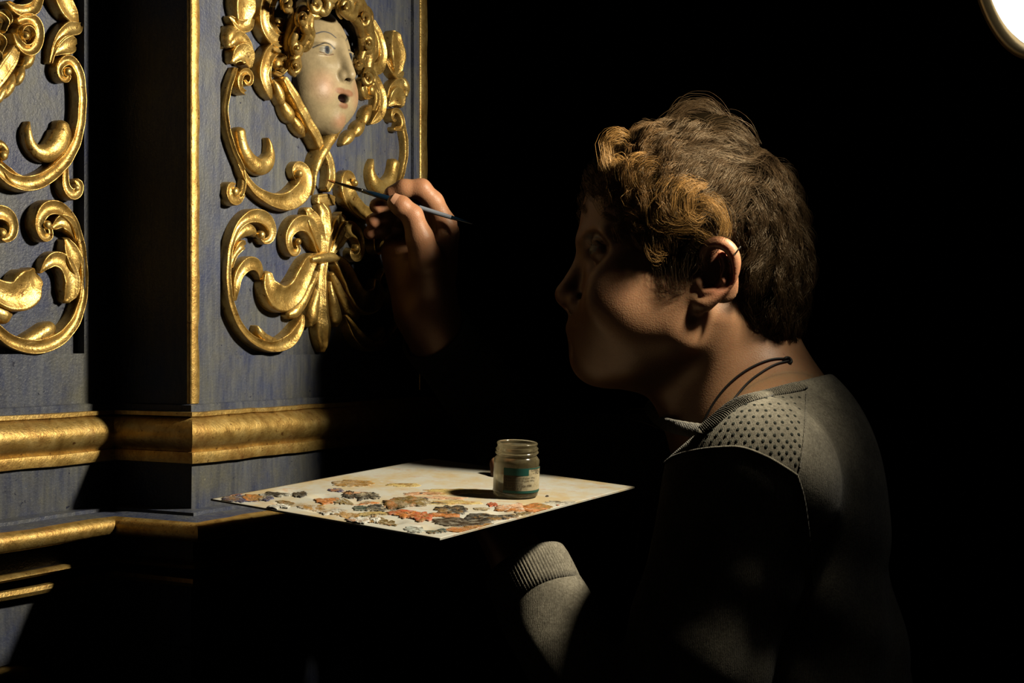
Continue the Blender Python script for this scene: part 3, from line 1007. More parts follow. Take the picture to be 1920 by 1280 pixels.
# ------------------------------------------------------------------ the palette
PL, PF, PR = P(395, 935, 1.15), P(825, 1009, 1.035), P(1190, 912, 1.288)
ex = PF - PL
ey = PR - PF
pn = np.cross(ex, ey); pn /= np.linalg.norm(pn)
if pn[2] < 0: pn = -pn
def pal(px, py, lift=0.0):
    r = P(px, py, 1.0)
    t = ((PL + pn * lift) @ pn) / (r @ pn)
    return r * t
def pst(w):
    """room point -> palette coordinates 0..1"""
    A = np.stack([ex, ey], 1)
    s, *_ = np.linalg.lstsq(A, np.asarray(w) - PL, rcond=None)
    return s
palette = empty('palette', tuple(PL + 0.5 * (ex + ey)))
tag(palette, 'white plastic paint palette with daubs of ochre, orange and brown paint held level', 'palette')
M_pal, nt, b_ = new_mat('stained_white_plastic')
v_ = coords(nt)
thin = ramp(nt, noise(nt, v_, 16, 5, 0.7), [(0.44, (0, 0, 0)), (0.60, (0.85,) * 3)])
c1 = mixc(nt, thin.outputs[0], (0.74, 0.72, 0.62), (0.72, 0.55, 0.28))
th2 = ramp(nt, noise(nt, coords(nt, (1, 2.3, 1)), 38, 5, 0.75), [(0.56, (0, 0, 0)), (0.66, (0.6,) * 3)])
c2 = mixc(nt, th2.outputs[0], c1, (0.66, 0.36, 0.18))
th3 = ramp(nt, noise(nt, v_, 85, 4, 0.7), [(0.60, (0, 0, 0)), (0.68, (0.6,) * 3)])
c3 = mixc(nt, th3.outputs[0], c2, (0.80, 0.80, 0.76))
nt.links.new(c3, b_.inputs['Base Color'])
b_.inputs['Roughness'].default_value = 0.38
bump(nt, b_, noise(nt, v_, 130, 4), 0.2, 0.0006)
WELLS = []
for i in range(6):
    WELLS.append((0.10 + 0.155 * i, 0.085, 0.058, 0.055))
for i in range(4):
    WELLS.append((0.10 + 0.155 * i, 0.23, 0.058, 0.05))
for i in range(3):
    WELLS.append((0.90, 0.24 + 0.13 * i, 0.058, 0.05))
HOLE = pst(pal(936, 891))
THICK = 0.0014
def top_h(s, t):
    z = 0.0
    for a, b2, ra, rb in WELLS:
        k = math.hypot((s - a) / ra, (t - b2) / rb)
        if k < 1:
            z -= 0.0032 * (1 - k * k) ** 2
    return z
nx, ny = 88, 110
V, Fc = [], []
hr = (0.052, 0.042)
def inhole(s, t):
    return math.hypot((s - HOLE[0]) / hr[0], (t - HOLE[1]) / hr[1])
for j in range(ny + 1):
    for i in range(nx + 1):
        s, t = i / nx, j / ny
        k = inhole(s, t)
        if 0 < k < 1.0:           # pull the rim of the thumb hole onto an ellipse
            g = 1.0 / max(k, 0.25)
            s2, t2 = HOLE[0] + (s - HOLE[0]) * g, HOLE[1] + (t - HOLE[1]) * g
        else:
            s2, t2 = s, t
        w = PL + s2 * ex + t2 * ey + pn * top_h(s2, t2)
        V.append(w - np.array(palette.location))
top_faces = []
for j in range(ny):
    for i in range(nx):
        a = j * (nx + 1) + i
        if inhole((i + 0.5) / nx, (j + 0.5) / ny) < 0.86:
            continue
        top_faces.append((a, a + 1, a + nx + 2, a + nx + 1))
used = {i for f_ in top_faces for i in f_}
nb = len(V)
V2 = V + [q - pn * (THICK + (0.0 if True else 0)) for q in V]
edge_count = {}
for f_ in top_faces:
    for a, b2 in zip(f_, f_[1:] + f_[:1]):
        edge_count.setdefault(frozenset((a, b2)), []).append((a, b2))
Fc = list(top_faces) + [tuple(i + nb for i in reversed(f_)) for f_ in top_faces]
for k, l in edge_count.items():
    if len(l) == 1:
        a, b2 = l[0]
        Fc.append((b2, a, a + nb, b2 + nb))
remap = {i: n for n, i in enumerate(sorted(used))}
m_ = len(remap)
Vn = [V2[i] for i in sorted(used)] + [V2[i + nb] for i in sorted(used)]
Fn = [tuple(remap[i] if i < nb else remap[i - nb] + m_ for i in f_) for f_ in Fc]
board = mesh_obj('board', Vn, Fn, M_pal, palette)
for p_ in board.data.polygons:
    if abs(Vector(p_.normal).dot(Vector(pn))) < 0.5:
        p_.use_smooth = False

PAINT = {}
def paint(col, second):
    key = tuple(round(c, 3) for c in tuple(col) + tuple(second))
    if key in PAINT: return PAINT[key]
    m, nt, b = new_mat('oil_paint')
    v = coords(nt)
    c1 = ramp(nt, noise(nt, v, 150, 4, 0.7), [(0.32, tuple(c * 0.45 for c in col)), (0.52, col), (0.70, tuple(min(1, c * 1.5 + 0.04) for c in col))])
    thin_ = ramp(nt, noise(nt, coords(nt, (1, 1.8, 1)), 120, 5, 0.8), [(0.48, (0, 0, 0)), (0.62, (0.8,) * 3)])
    c2 = mixc(nt, thin_.outputs[0], c1.outputs[0], tuple(0.45 * c + 0.55 * w for c, w in zip(col, (0.72, 0.66, 0.50))))
    sec = ramp(nt, noise(nt, coords(nt, (1.7, 1, 1)), 48, 5, 0.75), [(0.50, (0, 0, 0)), (0.62, (0.9,) * 3)])
    c3 = mixc(nt, sec.outputs[0], c2, tuple(second))
    nt.links.new(c3, b.inputs['Base Color'])
    b.inputs['Roughness'].default_value = 0.42
    bump(nt, b, noise(nt, v, 260, 4, 0.7), 0.9, 0.0016)
    PAINT[key] = m
    return m
BROWN, DARK, OCH, ORA, RED, BLUE, WHT, OLV, GRN, PEA, YEL = (0.055, 0.032, 0.014), (0.022, 0.018, 0.013), (0.42, 0.22, 0.045), (0.60, 0.20, 0.035), (0.55, 0.11, 0.03), (0.045, 0.048, 0.125), (0.78, 0.76, 0.66), (0.20, 0.125, 0.025), (0.07, 0.11, 0.085), (0.72, 0.38, 0.20), (0.70, 0.50, 0.16)
# (x, y, half-width, half-height) in the photograph, colour, thickness, raggedness
DAUBS = [(452, 934, 34, 7, BLUE, .0009, .35), (474, 931, 20, 5, ORA, .0016, .3), (498, 933, 14, 5, BLUE, .002, .4), (520, 926, 26, 4.5, DARK, .002, .5), (562, 926, 14, 5, DARK, .0025, .45),
         (535, 939, 18, 1.6, OLV, .0006, .3), (524, 948, 20, 6, WHT, .0026, .5), (584, 949, 26, 4, OCH, .0006, .4), (611, 937, 23, 6.5, ORA, .0018, .45), (640, 938, 17, 6, OLV, .0014, .5),
         (661, 905, 38, 6.5, OCH, .0008, .35), (630, 918, 15, 3, BLUE, .0014, .5), (655, 927, 14, 6, DARK, .0016, .6), (688, 929, 22, 7, DARK, .002, .55), (672, 924, 30, 3, PEA, .0005, .5),
         (680, 941, 26, 3.5, ORA, .0005, .5), (678, 952, 16, 5, GRN, .0012, .5), (708, 951, 24, 6, DARK, .0018, .5), (622, 958, 24, 5, WHT, .002, .5), (645, 962, 24, 4, OCH, .0007, .5),
         (762, 941, 44, 8.5, OLV, .0045, .4), (790, 938, 14, 5, BROWN, .003, .4), (815, 942, 22, 1.5, BROWN, .0006, .4), (848, 955, 32, 7, DARK, .004, .6), (790, 968, 22, 8.5, RED, .004, .5), (757, 961, 30, 6, RED, .0018, .4),
         (770, 965, 24, 6.5, ORA, .0045, .5), (833, 964, 34, 5, ORA, .001, .4), (866, 977, 56, 8.5, BROWN, .0013, .3), (920, 967, 46, 8, DARK, .0013, .35), (955, 967, 16, 4, OLV, .001, .5), (868, 992, 40, 4.5, ORA, .0007, .35),
         (900, 984, 40, 3, OCH, .0006, .4), (672, 975, 20, 7, WHT, .0035, .5), (690, 973, 10, 6, OCH, .0012, .5), (722, 976, 22, 7, OLV, .0012, .5), (703, 972, 10, 6, WHT, .0035, .4), (815, 993, 20, 6, GRN, .0014, .5),
         (783, 991, 26, 6, (0.55, 0.60, 0.54), .0008, .4), (828, 993, 10, 4, (0.03, 0.075, 0.065), .0016, .4), (705, 961, 30, 3, YEL, .0006, .4), (985, 952, 48, 8, ORA, .0018, .45), (962, 950, 26, 7, PEA, .0026, .5), (1010, 950, 24, 5.5, OCH, .0014, .45), (923, 945, 10, 3.5, RED, .0014, .4), (903, 953, 16, 2.4, OLV, .0006, .3),
         (860, 920, 70, 5, YEL, .0002, .4), (850, 941, 52, 4, YEL, .0003, .5), (758, 908, 36, 2.8, YEL, .0003, .4), (795, 924, 34, 3.5, PEA, .0003, .5), (830, 932, 40, 2.5, PEA, .0003, .5), (790, 924, 3.5, 1.2, BROWN, .0008, .2),
         (1052, 942, 34, 3.2, (0.62, 0.58, 0.47), .0004, .5), (1026, 929, 3, 1.4, BROWN, .0008, .2), (1046, 946, 3, 1.1, RED, .0006, .2), (985, 962, 20, 3, OLV, .0006, .5), (748, 945, 24, 2.6, PEA, .0004, .5), (440, 926, 14, 2, BLUE, .0005, .4)]
SECOND = [(0.62, 0.52, 0.34), (0.70, 0.67, 0.56), (0.36, 0.20, 0.06), (0.10, 0.07, 0.04), (0.50, 0.22, 0.08)]
for di, (px, py, hw, hh, col, th, rag) in enumerate(DAUBS):
    r_ = random.Random(di * 17 + 5)
    c = pal(px, py, 0.0006)
    hw, hh = hw * 1.0, hh * 1.0
    ux = pal(px + hw, py, 0.0006) - c
    uy = (pal(px, py - hh, 0.0006) - pal(px, py + hh, 0.0006)) * 0.5
    seg = 64
    ph = [r_.uniform(0, 6.28) for _ in range(6)]
    harm = [(kk, r_.gauss(0, 0.62) / kk ** 0.9, r_.uniform(0, 6.28)) for kk in range(2, 24)]
    V, Fc = [], []
    rings = [1.0, 0.97, 0.85, 0.62, 0.32]
    loc0 = np.array(palette.location)
    for ri, rr in enumerate(rings):
        for k in range(seg):
            a = 2 * PI * k / seg
            e = 1 + rag * sum(am * math.cos(kk * a + pp_) for kk, am, pp_ in harm)
            e = max(e, 0.25)
            e *= rr
            w = c + ux * (e * math.cos(a)) + uy * (e * math.sin(a))
            s, t = pst(w)
            s, t = min(max(s, 0.004), 0.996), min(max(t, 0.004), 0.996)
            hz = [-0.0012, 0.55, 0.85, 1.0, 0.9][ri]
            th = min(th, .0026) if col != OLV else th
            lift = 0.0003 + (0.42 * th * hz * (1 + 0.35 * math.sin(7 * a + 5 * rr + ph[5])) if ri else -0.0010)
            V.append(PL + s * ex + t * ey + pn * (top_h(s, t) + lift) - loc0)
    V.append(c + pn * (th * 0.95) - loc0)
    s, t = pst(c); V[-1] = PL + s * ex + t * ey + pn * (top_h(s, t) + 0.0003 + 0.42 * th * 0.9) - loc0
    for ri in range(len(rings) - 1):
        for k in range(seg):
            k2 = (k + 1) % seg
            Fc.append((ri * seg + k, ri * seg + k2, (ri + 1) * seg + k2, (ri + 1) * seg + k))
    e0 = (len(rings) - 1) * seg
    for k in range(seg):
        Fc.append((e0 + k, e0 + (k + 1) % seg, len(V) - 1))
    mesh_obj('paint_daub', V, Fc, paint(col, r_.choice(SECOND)), palette)

# ------------------------------------------------------------------ the jar
JB = pal(966, 929)
JS = 1.0
jd = JB[1]
pxm = jd / F
jar = empty('glass_jar', tuple(JB + pn * 0.0002))
tag(jar, 'small empty glass jam jar with a torn green and cream label standing on the palette', 'jar')
jar.rotation_euler = Vector((0, 0, 1)).rotation_difference(Vector(pn)).to_euler()
R_ = 43 * pxm
Hh = 103 * pxm / 1.02
m_glass, nt, b_ = new_mat('grubby_glass')
v_ = coords(nt)
film = ramp(nt, noise(nt, v_, 120, 5, 0.7), [(0.35, (0.10,) * 3), (0.7, (0.48,) * 3)])
b_.inputs['Base Color'].default_value = (0.80, 0.78, 0.68, 1)
b_.inputs['Roughness'].default_value = 0.14
b_.inputs['IOR'].default_value = 1.48
b_.inputs['Transmission Weight'].default_value = 1.0
dif = nt.nodes.new('ShaderNodeBsdfDiffuse')
dif.inputs['Color'].default_value = (0.36, 0.30, 0.17, 1)
tr_ = nt.nodes.new('ShaderNodeBsdfTranslucent')
tr_.inputs['Color'].default_value = (0.46, 0.39, 0.22, 1)
a1 = nt.nodes.new('ShaderNodeMixShader'); a1.inputs[0].default_value = 0.5
nt.links.new(dif.outputs[0], a1.inputs[1]); nt.links.new(tr_.outputs[0], a1.inputs[2])
a2 = nt.nodes.new('ShaderNodeMixShader')
nt.links.new(film.outputs[0], a2.inputs[0])
nt.links.new(b_.outputs[0], a2.inputs[1]); nt.links.new(a1.outputs[0], a2.inputs[2])
nt.links.new(a2.outputs[0], nt.nodes['Material Output'].inputs[0])
op = [(0.0, 0.0), (R_ * .86, 0.0), (R_ * .96, .0012), (R_, .0045), (R_, Hh * .10), (R_ * .985, Hh * .13), (R_ * .985, Hh * .60), (R_, Hh * .64), (R_ * .985, Hh * .69), (R_ * .90, Hh * .735), (R_ * .865, Hh * .755),
      (R_ * .865, Hh * .78), (R_ * .90, Hh * .79), (R_ * .945, Hh * .805), (R_ * .945, Hh * .82), (R_ * .88, Hh * .835), (R_ * .865, Hh * .85), (R_ * .92, Hh * .865), (R_ * .93, Hh * .885), (R_ * .865, Hh * .905), (R_ * .86, Hh * .95), (R_ * .885, Hh * .965), (R_ * .89, Hh * .985), (R_ * .86, Hh)]
ip = [(R_ * .80, Hh * .998), (R_ * .78, Hh * .97), (R_ * .775, Hh * .78), (R_ * .80, Hh * .73), (R_ * .90, Hh * .66), (R_ * .90, Hh * .12), (R_ * .86, .0045), (R_ * .6, .0032), (0.0, .0030)]
v, f = lathe_vf(op + ip, 72)
# the thread climbs: lift vertices of the thread zone with the angle
vv = []
for q in v:
    a = math.atan2(q.y, q.x)
    k = 1 if Hh * .785 < q.z < Hh * .90 and math.hypot(q.x, q.y) > R_ * .82 else 0
    vv.append((q.x, q.y, q.z + k * 0.0008 * math.sin(a + 0.6)))
mesh_obj('body', vv, f, m_glass, jar)
RL = R_ * 1.0 + 0.00035
A0, A1 = math.radians(-122), math.radians(-3)      # label reaches round the jar; -90 faces the camera
ZL0, ZL1 = Hh * .115, Hh * .575
def lab_patch(a0, a1, z0, z1, r, n=30, rows=6):
    V, Fc = [], []
    for j in range(rows + 1):
        for i in range(n + 1):
            a = a0 + (a1 - a0) * i / n
            V.append((r * math.cos(a), r * math.sin(a), z0 + (z1 - z0) * j / rows))
    for j in range(rows):
        for i in range(n):
            k = j * (n + 1) + i
            Fc.append((k, k + 1, k + n + 2, k + n + 1))
    return V, Fc
m_lab, nt, b_ = new_mat('stained_paper')
c1 = ramp(nt, noise(nt, coords(nt), 260, 5, 0.7), [(0.3, (0.40, 0.31, 0.16)), (0.5, (0.60, 0.50, 0.30)), (0.75, (0.70, 0.62, 0.42))])
nt.links.new(c1.outputs[0], b_.inputs['Base Color']); b_.inputs['Roughness'].default_value = 0.7
m_lgreen = mat_plain('printed_green', (0.010, 0.10, 0.075), 0.55)
m_ink = mat_plain('printed_ink', (0.045, 0.028, 0.012), 0.7)
v, f = lab_patch(A0, A1, ZL0, ZL1, RL, 48, 8)
label = mesh_obj('label', v, f, m_lab, jar)
tag(label, 'cream and green paper label printed with small text')
V, Fc = merge_vf([lab_patch(A0, A1, ZL0, ZL0 + Hh * .045, RL + .0001, 48, 2), lab_patch(A0, math.radians(-72 + 14), ZL1 - Hh * .135, ZL1, RL + .0001, 24, 3), lab_patch(math.radians(-72 + 13), A1, ZL1 - Hh * .022, ZL1, RL + .0001, 24, 1)])
mesh_obj('green_print', V, Fc, m_lgreen, label)
def text_on_jar(txt, a_start, z, size, name='lettering'):
    cu = bpy.data.curves.new('t', 'FONT')
    cu.body = txt; cu.size = size; cu.resolution_u = 2
    o = bpy.data.objects.new('t', cu)
    COL.objects.link(o)
    dg = bpy.context.evaluated_depsgraph_get()
    me = bpy.data.meshes.new_from_object(o.evaluated_get(dg))
    bpy.data.objects.remove(o); bpy.data.curves.remove(cu)
    V = []
    for q in me.vertices:
        a = a_start + q.co.x / RL
        V.append(((RL + .0002) * math.cos(a), (RL + .0002) * math.sin(a), z + q.co.y))
    Fc = [tuple(p.vertices) for p in me.polygons]
    bpy.data.meshes.remove(me)
    mesh_obj(name, V, Fc, m_ink, label, smooth=False)
zt = Hh
text_on_jar('Frutta utilizzata: 35 g per 100 g', math.radians(-116), zt * .385, .00215)
text_on_jar('Zuccheri totali: 42 g per 100 g', math.radians(-116), zt * .335, .00215)
text_on_jar('da consumarsi entro', math.radians(-118), zt * .288, .0019)
text_on_jar('12 10 2013 L2256 0785', math.radians(-119), zt * .235, .0026)
text_on_jar('Peso netto', math.radians(-117), zt * .185, .0019)
text_on_jar('40 g e', math.radians(-100), zt * .178, .0036)
text_on_jar('CONFETTURA', math.radians(-51), zt * .515, .0028)
text_on_jar('- FICHI', math.radians(-44), zt * .455, .0040)

# ------------------------------------------------------------------ the brush
B0 = pan(613, 338, 0)
TIPN = 0.0095
u_, z_, t_ = pan(612, 337, TIPN)
btip = O + u_ * U + TIPN * N + np.array([0, 0, z_])
bgrip = P(745, 377, 1.362 + 0.058)
bdir = bgrip - btip
# far end: the point of the line nearest to the sight line of its pixel
r = P(889, 423, 1.0); r /= np.linalg.norm(r)
d_ = bdir / np.linalg.norm(bdir)
c_ = np.cross(d_, r); c_ /= np.linalg.norm(c_)
A = np.stack([d_, -r, c_], 1)
sol = np.linalg.solve(A, -btip)
blen = float(np.clip(sol[0], 0.12, 0.25))
def bl(px):
    """distance along the brush that shows at image column px"""
    k = (px - 960) / F
    return (k * btip[1] - btip[0]) / (d_[0] - k * d_[1])
brush = empty('paint_brush', tuple(btip))
tag(brush, 'thin dark blue paint brush with an orange tip touching the gilded ribbon', 'brush')
def bpart(name, prof, mat, seg=20):
    pr = [(rr, h) for rr, h in prof]
    v, f = lathe_vf(pr, seg, d_, (0, 0, 0))
    return mesh_obj(name, v, f, mat, brush)
mm = 0.001
l1, l2, l3, l4, l5 = bl(628), bl(680), bl(694), bl(786), bl(846)
M_brist = mat_plain('sable_hair', (0.36, 0.13, 0.025), 0.6)
M_ferr = mat_plain('dull_nickel_ferrule', (0.10, 0.09, 0.075), 0.28, 1.0)
M_hand = mat_plain('dark_blue_lacquer', (0.006, 0.018, 0.035), 0.18)
M_worn = mat_plain('worn_pale_lacquer', (0.26, 0.28, 0.33), 0.5)
M_white = mat_plain('white_print', (0.75, 0.75, 0.7), 0.5)
bpart('bristles', [(0.00015, 0.0), (0.0007, l1 * .25), (0.0013, l1 * .6), (0.0015, l1 * .85), (0.0013, l1 + .001)], M_brist)
bpart('ferrule', [(0.0012, l1 - .001), (0.0014, l1), (0.00175, l2 - .008), (0.00195, l2 - .006), (0.0017, l2 - .005), (0.0020, l2 - .003), (0.0017, l2 - .002), (0.0021, l2), (0.0014, l2 + .0002)], M_ferr)
bpart('handle', [(0.0015, l2 - .0005), (0.0021, l2), (0.0026, l3 + .006), (0.0029, (l3 + l4) / 2 - .01), (0.0026, l4), (0.0023, l4 + .0005)], M_hand)
bpart('worn_handle_section', [(0.0024, l4 - .001), (0.00262, l4), (0.0021, l5), (0.0020, l5 + .0002)], M_worn)
bpart('handle_tip', [(0.0019, l5 - .001), (0.0021, l5), (0.0010, blen - .004), (0.0004, blen), (0.0, blen)], M_hand)
bpart('size_mark', [(0.00225, bl(716)), (0.00268, bl(716)), (0.0027, bl(718.2)), (0.0022, bl(718.4))], M_white)
print('brush len', blen, 'tip', btip, 'grip', bgrip, 'jar', JB, R_, Hh)
# ------------------------------------------------------------------ the painter
DH = 1.20                                  # the head is drawn at this distance, then set at its true size and place
DW = 1.36
HK = DW / DH
YAW = math.radians(5.5)                    # the face is turned a little towards the viewer
HP = P(1350, 560, DH)
RY = np.array([[math.cos(YAW), -math.sin(YAW), 0], [math.sin(YAW), math.cos(YAW), 0], [0, 0, 1]])
HS_ = np.array([-0.0025, 0, 0])
def to_world(h): return (((np.asarray(h, float) - HP) @ RY.T) + HP + HS_) * HK
def to_head(w): return ((np.asarray(w) / HK - HP - HS_) @ RY + HP).astype(np.float32)
def H3(px, py, dy=0.0):
    return P(px, py, DH + dy)
def rot_y(deg):
    a = math.radians(deg)
    return np.array([[math.cos(a), 0, -math.sin(a)], [0, 1, 0], [math.sin(a), 0, math.cos(a)]])

def both(fn, p):
    """near side and far side of the head"""
    q = p.copy(); q[:, 1] = DH - np.abs(q[:, 1] - DH)
    return fn(q)

NECK0, NECK1 = H3(1352, 610), H3(1420, 835)
def f_neck(p):
    d = s_cone(p, H3(1345, 600), H3(1405, 800), .050, .054)
    d = smin(d, s_cone(p, H3(1385, 560), H3(1432, 740), .036, .044), .03)
    d = smin(d, s_cone(p, H3(1250, 690), H3(1345, 815), .018, .032), .035)
    q = p.copy(); q[:, 1] = DH - np.abs(q[:, 1] - DH)
    d = smin(d, s_cone(q, H3(1345, 600, -.048), H3(1318, 830, -.020), .011, .010), .018)
    return d

def f_head(p):
    q = p.copy(); q[:, 1] = DH - np.abs(q[:, 1] - DH)
    d = s_ell(p, H3(1318, 432), (.082, .071, .071))
    d = smin(d, s_ell(p, H3(1200, 405), (.0445, .058, .056)), .03)
    d = smin(d, s_ell(p, H3(1190, 545), (.043, .056, .082)), .025)
    d = smin(d, s_ell(p, H3(1133, 598), (.0245, .031, .030)), .018)
    d = smin(d, s_sph(p, H3(1115, 677), .0145), .018)
    d = smin(d, s_cone(q, H3(1135, 682, -.012), H3(1262, 626, -.054), .0135, .0125), .022)
    d = smin(d, s_cone(q, H3(1262, 626, -.054), H3(1288, 540, -.062), .0125, .012), .02)
    d = smin(d, s_ell(p, H3(1200, 634), (.048, .042, .026)), .03)
    d = smin(d, s_ell(q, H3(1184, 556, -.046), (.038, .015, .030)), .03)
    d = smin(d, s_cone(q, H3(1106, 452, -.007), H3(1132, 443, -.042), .0065, .006), .012)
    # eye socket, eyeball, lids
    d = smax(d, -s_ell(q, H3(1100, 470, -.033), (.017, .017, .0125)), .010)
    d = smin(d, s_cone(p, H3(1107, 474), H3(1066, 551), .0060, .0088), .010)
    d = smin(d, s_sph(q, H3(1080, 567, -.0105), .0078), .006)
    d = smin(d, s_cone(p, H3(1095, 578), H3(1067, 556), .008, .0078), .008)
    d = smax(d, -s_ell(q, H3(1072, 581, -.0065), (.0050, .0028, .0040)), .002)
    d = smax(d, -s_cone(q, H3(1092, 556, -.0185), H3(1096, 577, -.0185), .0012, .0012), .005)
    d = smin(d, s_cone(q, H3(1080, 616, 0), H3(1107, 620, -.022), .0062, .0025), .006)
    d = smin(d, s_cone(q, H3(1085.5, 638, 0), H3(1108, 628, -.021), .0068, .0025), .006)
    d = smax(d, -s_cone(q, H3(1072, 629, 0), H3(1111, 622, -.027), .0012, .0012), .0035)
    d = smax(d, -s_sph(q, H3(1076, 655, 0), .0055), .008)
    d = smin(d, f_neck(p), .022)
    # eyes
    e = s_sph(q, H3(1131, 469, -.031), .0118)
    d = np.minimum(d, e + .0002)
    lid = np.maximum(s_sph(q, H3(1131, 469, -.031), .0134), -(q[:, 2] - np.float32(H3(1131, 467, 0)[2]) + (q[:, 0] - np.float32(H3(1131, 469, 0)[0])) * np.float32(.35)))
    d = smin(d, lid, .003)
    lid2 = np.maximum(s_sph(q, H3(1131, 469, -.031), .0130), (q[:, 2] - np.float32(H3(1131, 473.0, 0)[2])))
    d = smin(d, lid2, .003)
    # ear
    ec = H3(1330, 510, -.0735)
    th = math.radians(24)
    R = np.array([[math.cos(th), 0, -math.sin(th)], [0, 1, 0], [math.sin(th), 0, math.cos(th)]])
    tl = math.radians(-16)
    Rz = np.array([[math.cos(tl), -math.sin(tl), 0], [math.sin(tl), math.cos(tl), 0], [0, 0, 1]])
    ear = s_ell(q, ec, (.0165, .0042, .0265), Rz @ R)
    hel = [H3(1312, 508, -.070), H3(1304, 484, -.074), H3(1313, 463, -.080), H3(1333, 455, -.085), H3(1353, 465, -.088), H3(1363, 488, -.088), H3(1359, 518, -.085), H3(1343, 542, -.081), H3(1322, 560, -.078), H3(1306, 571, -.075), H3(1296, 562, -.072)]
    hc = np.array([list(h_) + [r_] for h_, r_ in zip(hel, [.0036, .0040, .0042, .0044, .0044, .0042, .0038, .0040, .0050, .0058, .0046])])
    hc = catmull(hc[:, [0, 2, 1, 3]], 26)[:, [0, 2, 1, 3]]
    ear = smin(ear, s_chain(q, list(hc[:, :3]), list(hc[:, 3]), .003), .003)
    ear = smax(ear, -s_ell(q, H3(1328, 505, -.086), (.0125, .0070, .0165), R), .003)
    ear = smin(ear, s_chain(q, [H3(1342, 478, -.080), H3(1349, 500, -.083), H3(1341, 526, -.083), H3(1322, 543, -.080), H3(1308, 549, -.078)], [.0026, .0033, .0036, .0034, .003], .002), .003)
    ear = smax(ear, -s_sph(q, H3(1317, 525, -.085), .0075), .003)
    ear = smin(ear, s_ell(q, H3(1299, 529, -.0745), (.0042, .0045, .0062)), .003)
    d = smin(d, ear, .006)
    return d

SH_N, SH_F = P(1405, 908, 1.17), P(1395, 890, 1.525)
EL_N, WR_N = P(1215, 1530, 1.11), P(1000, 1092, 1.215)
EL_F, WR_F = P(1000, 862, 1.60), P(818, 628, 1.465)
def f_torso(p):
    d = s_ell(p, P(1440, 985, 1.35), (.082, .150, .165))
    d = smin(d, s_ell(p, P(1476, 1230, 1.35), (.080, .145, .20)), .06)
    d = smin(d, s_ell(p, P(1498, 893, 1.35), (.050, .125, .080)), .05)
    d = smin(d, s_cone(p, P(1440, 850, 1.35), SH_N + np.array([0.004, 0, .004]), .052, .055), .04)
    d = smin(d, s_cone(p, P(1440, 850, 1.35), SH_F, .052, .055), .04)
    d = smin(d, s_ell(p, P(1500, 1420, 1.35), (.092, .160, .14)), .08)
    return d
def f_arms(p):
    d = s_cone(p, SH_N, EL_N, .057, .044)
    d = smin(d, s_cone(p, EL_N, WR_N, .043, .027), .03)
    e = s_cone(p, SH_F, EL_F, .056, .043)
    e = smin(e, s_cone(p, EL_F, WR_F, .042, .0265), .03)
    return np.minimum(d, e)

# right hand (holds the brush): chains of (point, radius)
def hp(px, py, d): return P(px, py, d + 0.058)
RH = {
    'thumb': ([hp(806, 548, 1.392), hp(800, 492, 1.370), hp(787, 446, 1.358), hp(773, 404, 1.352), hp(752, 386, 1.349), hp(742, 380, 1.349)], [.0205, .0168, .0128, .0100, .0094, .0082]),
    'index': ([hp(826, 500, 1.392), hp(833, 421, 1.384), hp(812, 378, 1.376), hp(790, 354, 1.370), hp(758, 354, 1.369), hp(735, 363, 1.371)], [.0150, .0118, .0098, .0094, .0088, .0076]),
    'middle': ([hp(820, 510, 1.400), hp(836, 436, 1.402), hp(800, 398, 1.400), hp(765, 384, 1.394), hp(732, 377, 1.388), hp(707, 386, 1.384)], [.0150, .0120, .0102, .0096, .0090, .0076]),
    'ring': ([hp(808, 516, 1.412), hp(825, 452, 1.418), hp(785, 414, 1.418), hp(752, 404, 1.414), hp(722, 405, 1.406), hp(700, 414, 1.400)], [.0150, .0120, .0098, .0092, .0086, .0074]),
    'little': ([hp(790, 525, 1.420), hp(808, 470, 1.432), hp(775, 440, 1.430), hp(742, 428, 1.424), hp(714, 430, 1.416), hp(694, 436, 1.410)], [.0145, .0108, .0088, .0082, .0078, .0066]),
}
for k_ in RH:
    RH[k_] = (RH[k_][0], [r_ * 1.047 for r_ in RH[k_][1]])
def f_rhand(p):
    palm = s_cone(p, hp(775, 490, 1.410), hp(800, 580, 1.402), .024, .024)
    palm = smin(palm, s_cone(p, hp(742, 472, 1.420), hp(778, 585, 1.410), .0155, .020), .014)
    palm = smin(palm, s_cone(p, hp(832, 440, 1.398), hp(815, 585, 1.400), .013, .020), .016)
    palm = smin(palm, s_cone(p, hp(800, 585, 1.402), WR_F + (WR_F - hp(800, 585, 1.402)) * .6, .025, .0255), .02)
    d = palm
    for k, (pts, rad) in RH.items():
        d = smin(d, s_chain(p, pts, rad, .004), .0075 if k != 'thumb' else .010)
    # fingers stay apart beyond the palm: re-join with hard minimum
    for k, (pts, rad) in RH.items():
        d = np.minimum(d, s_chain(p, pts[2:], rad[2:], .003))
    # nail bed of the thumb
    return d

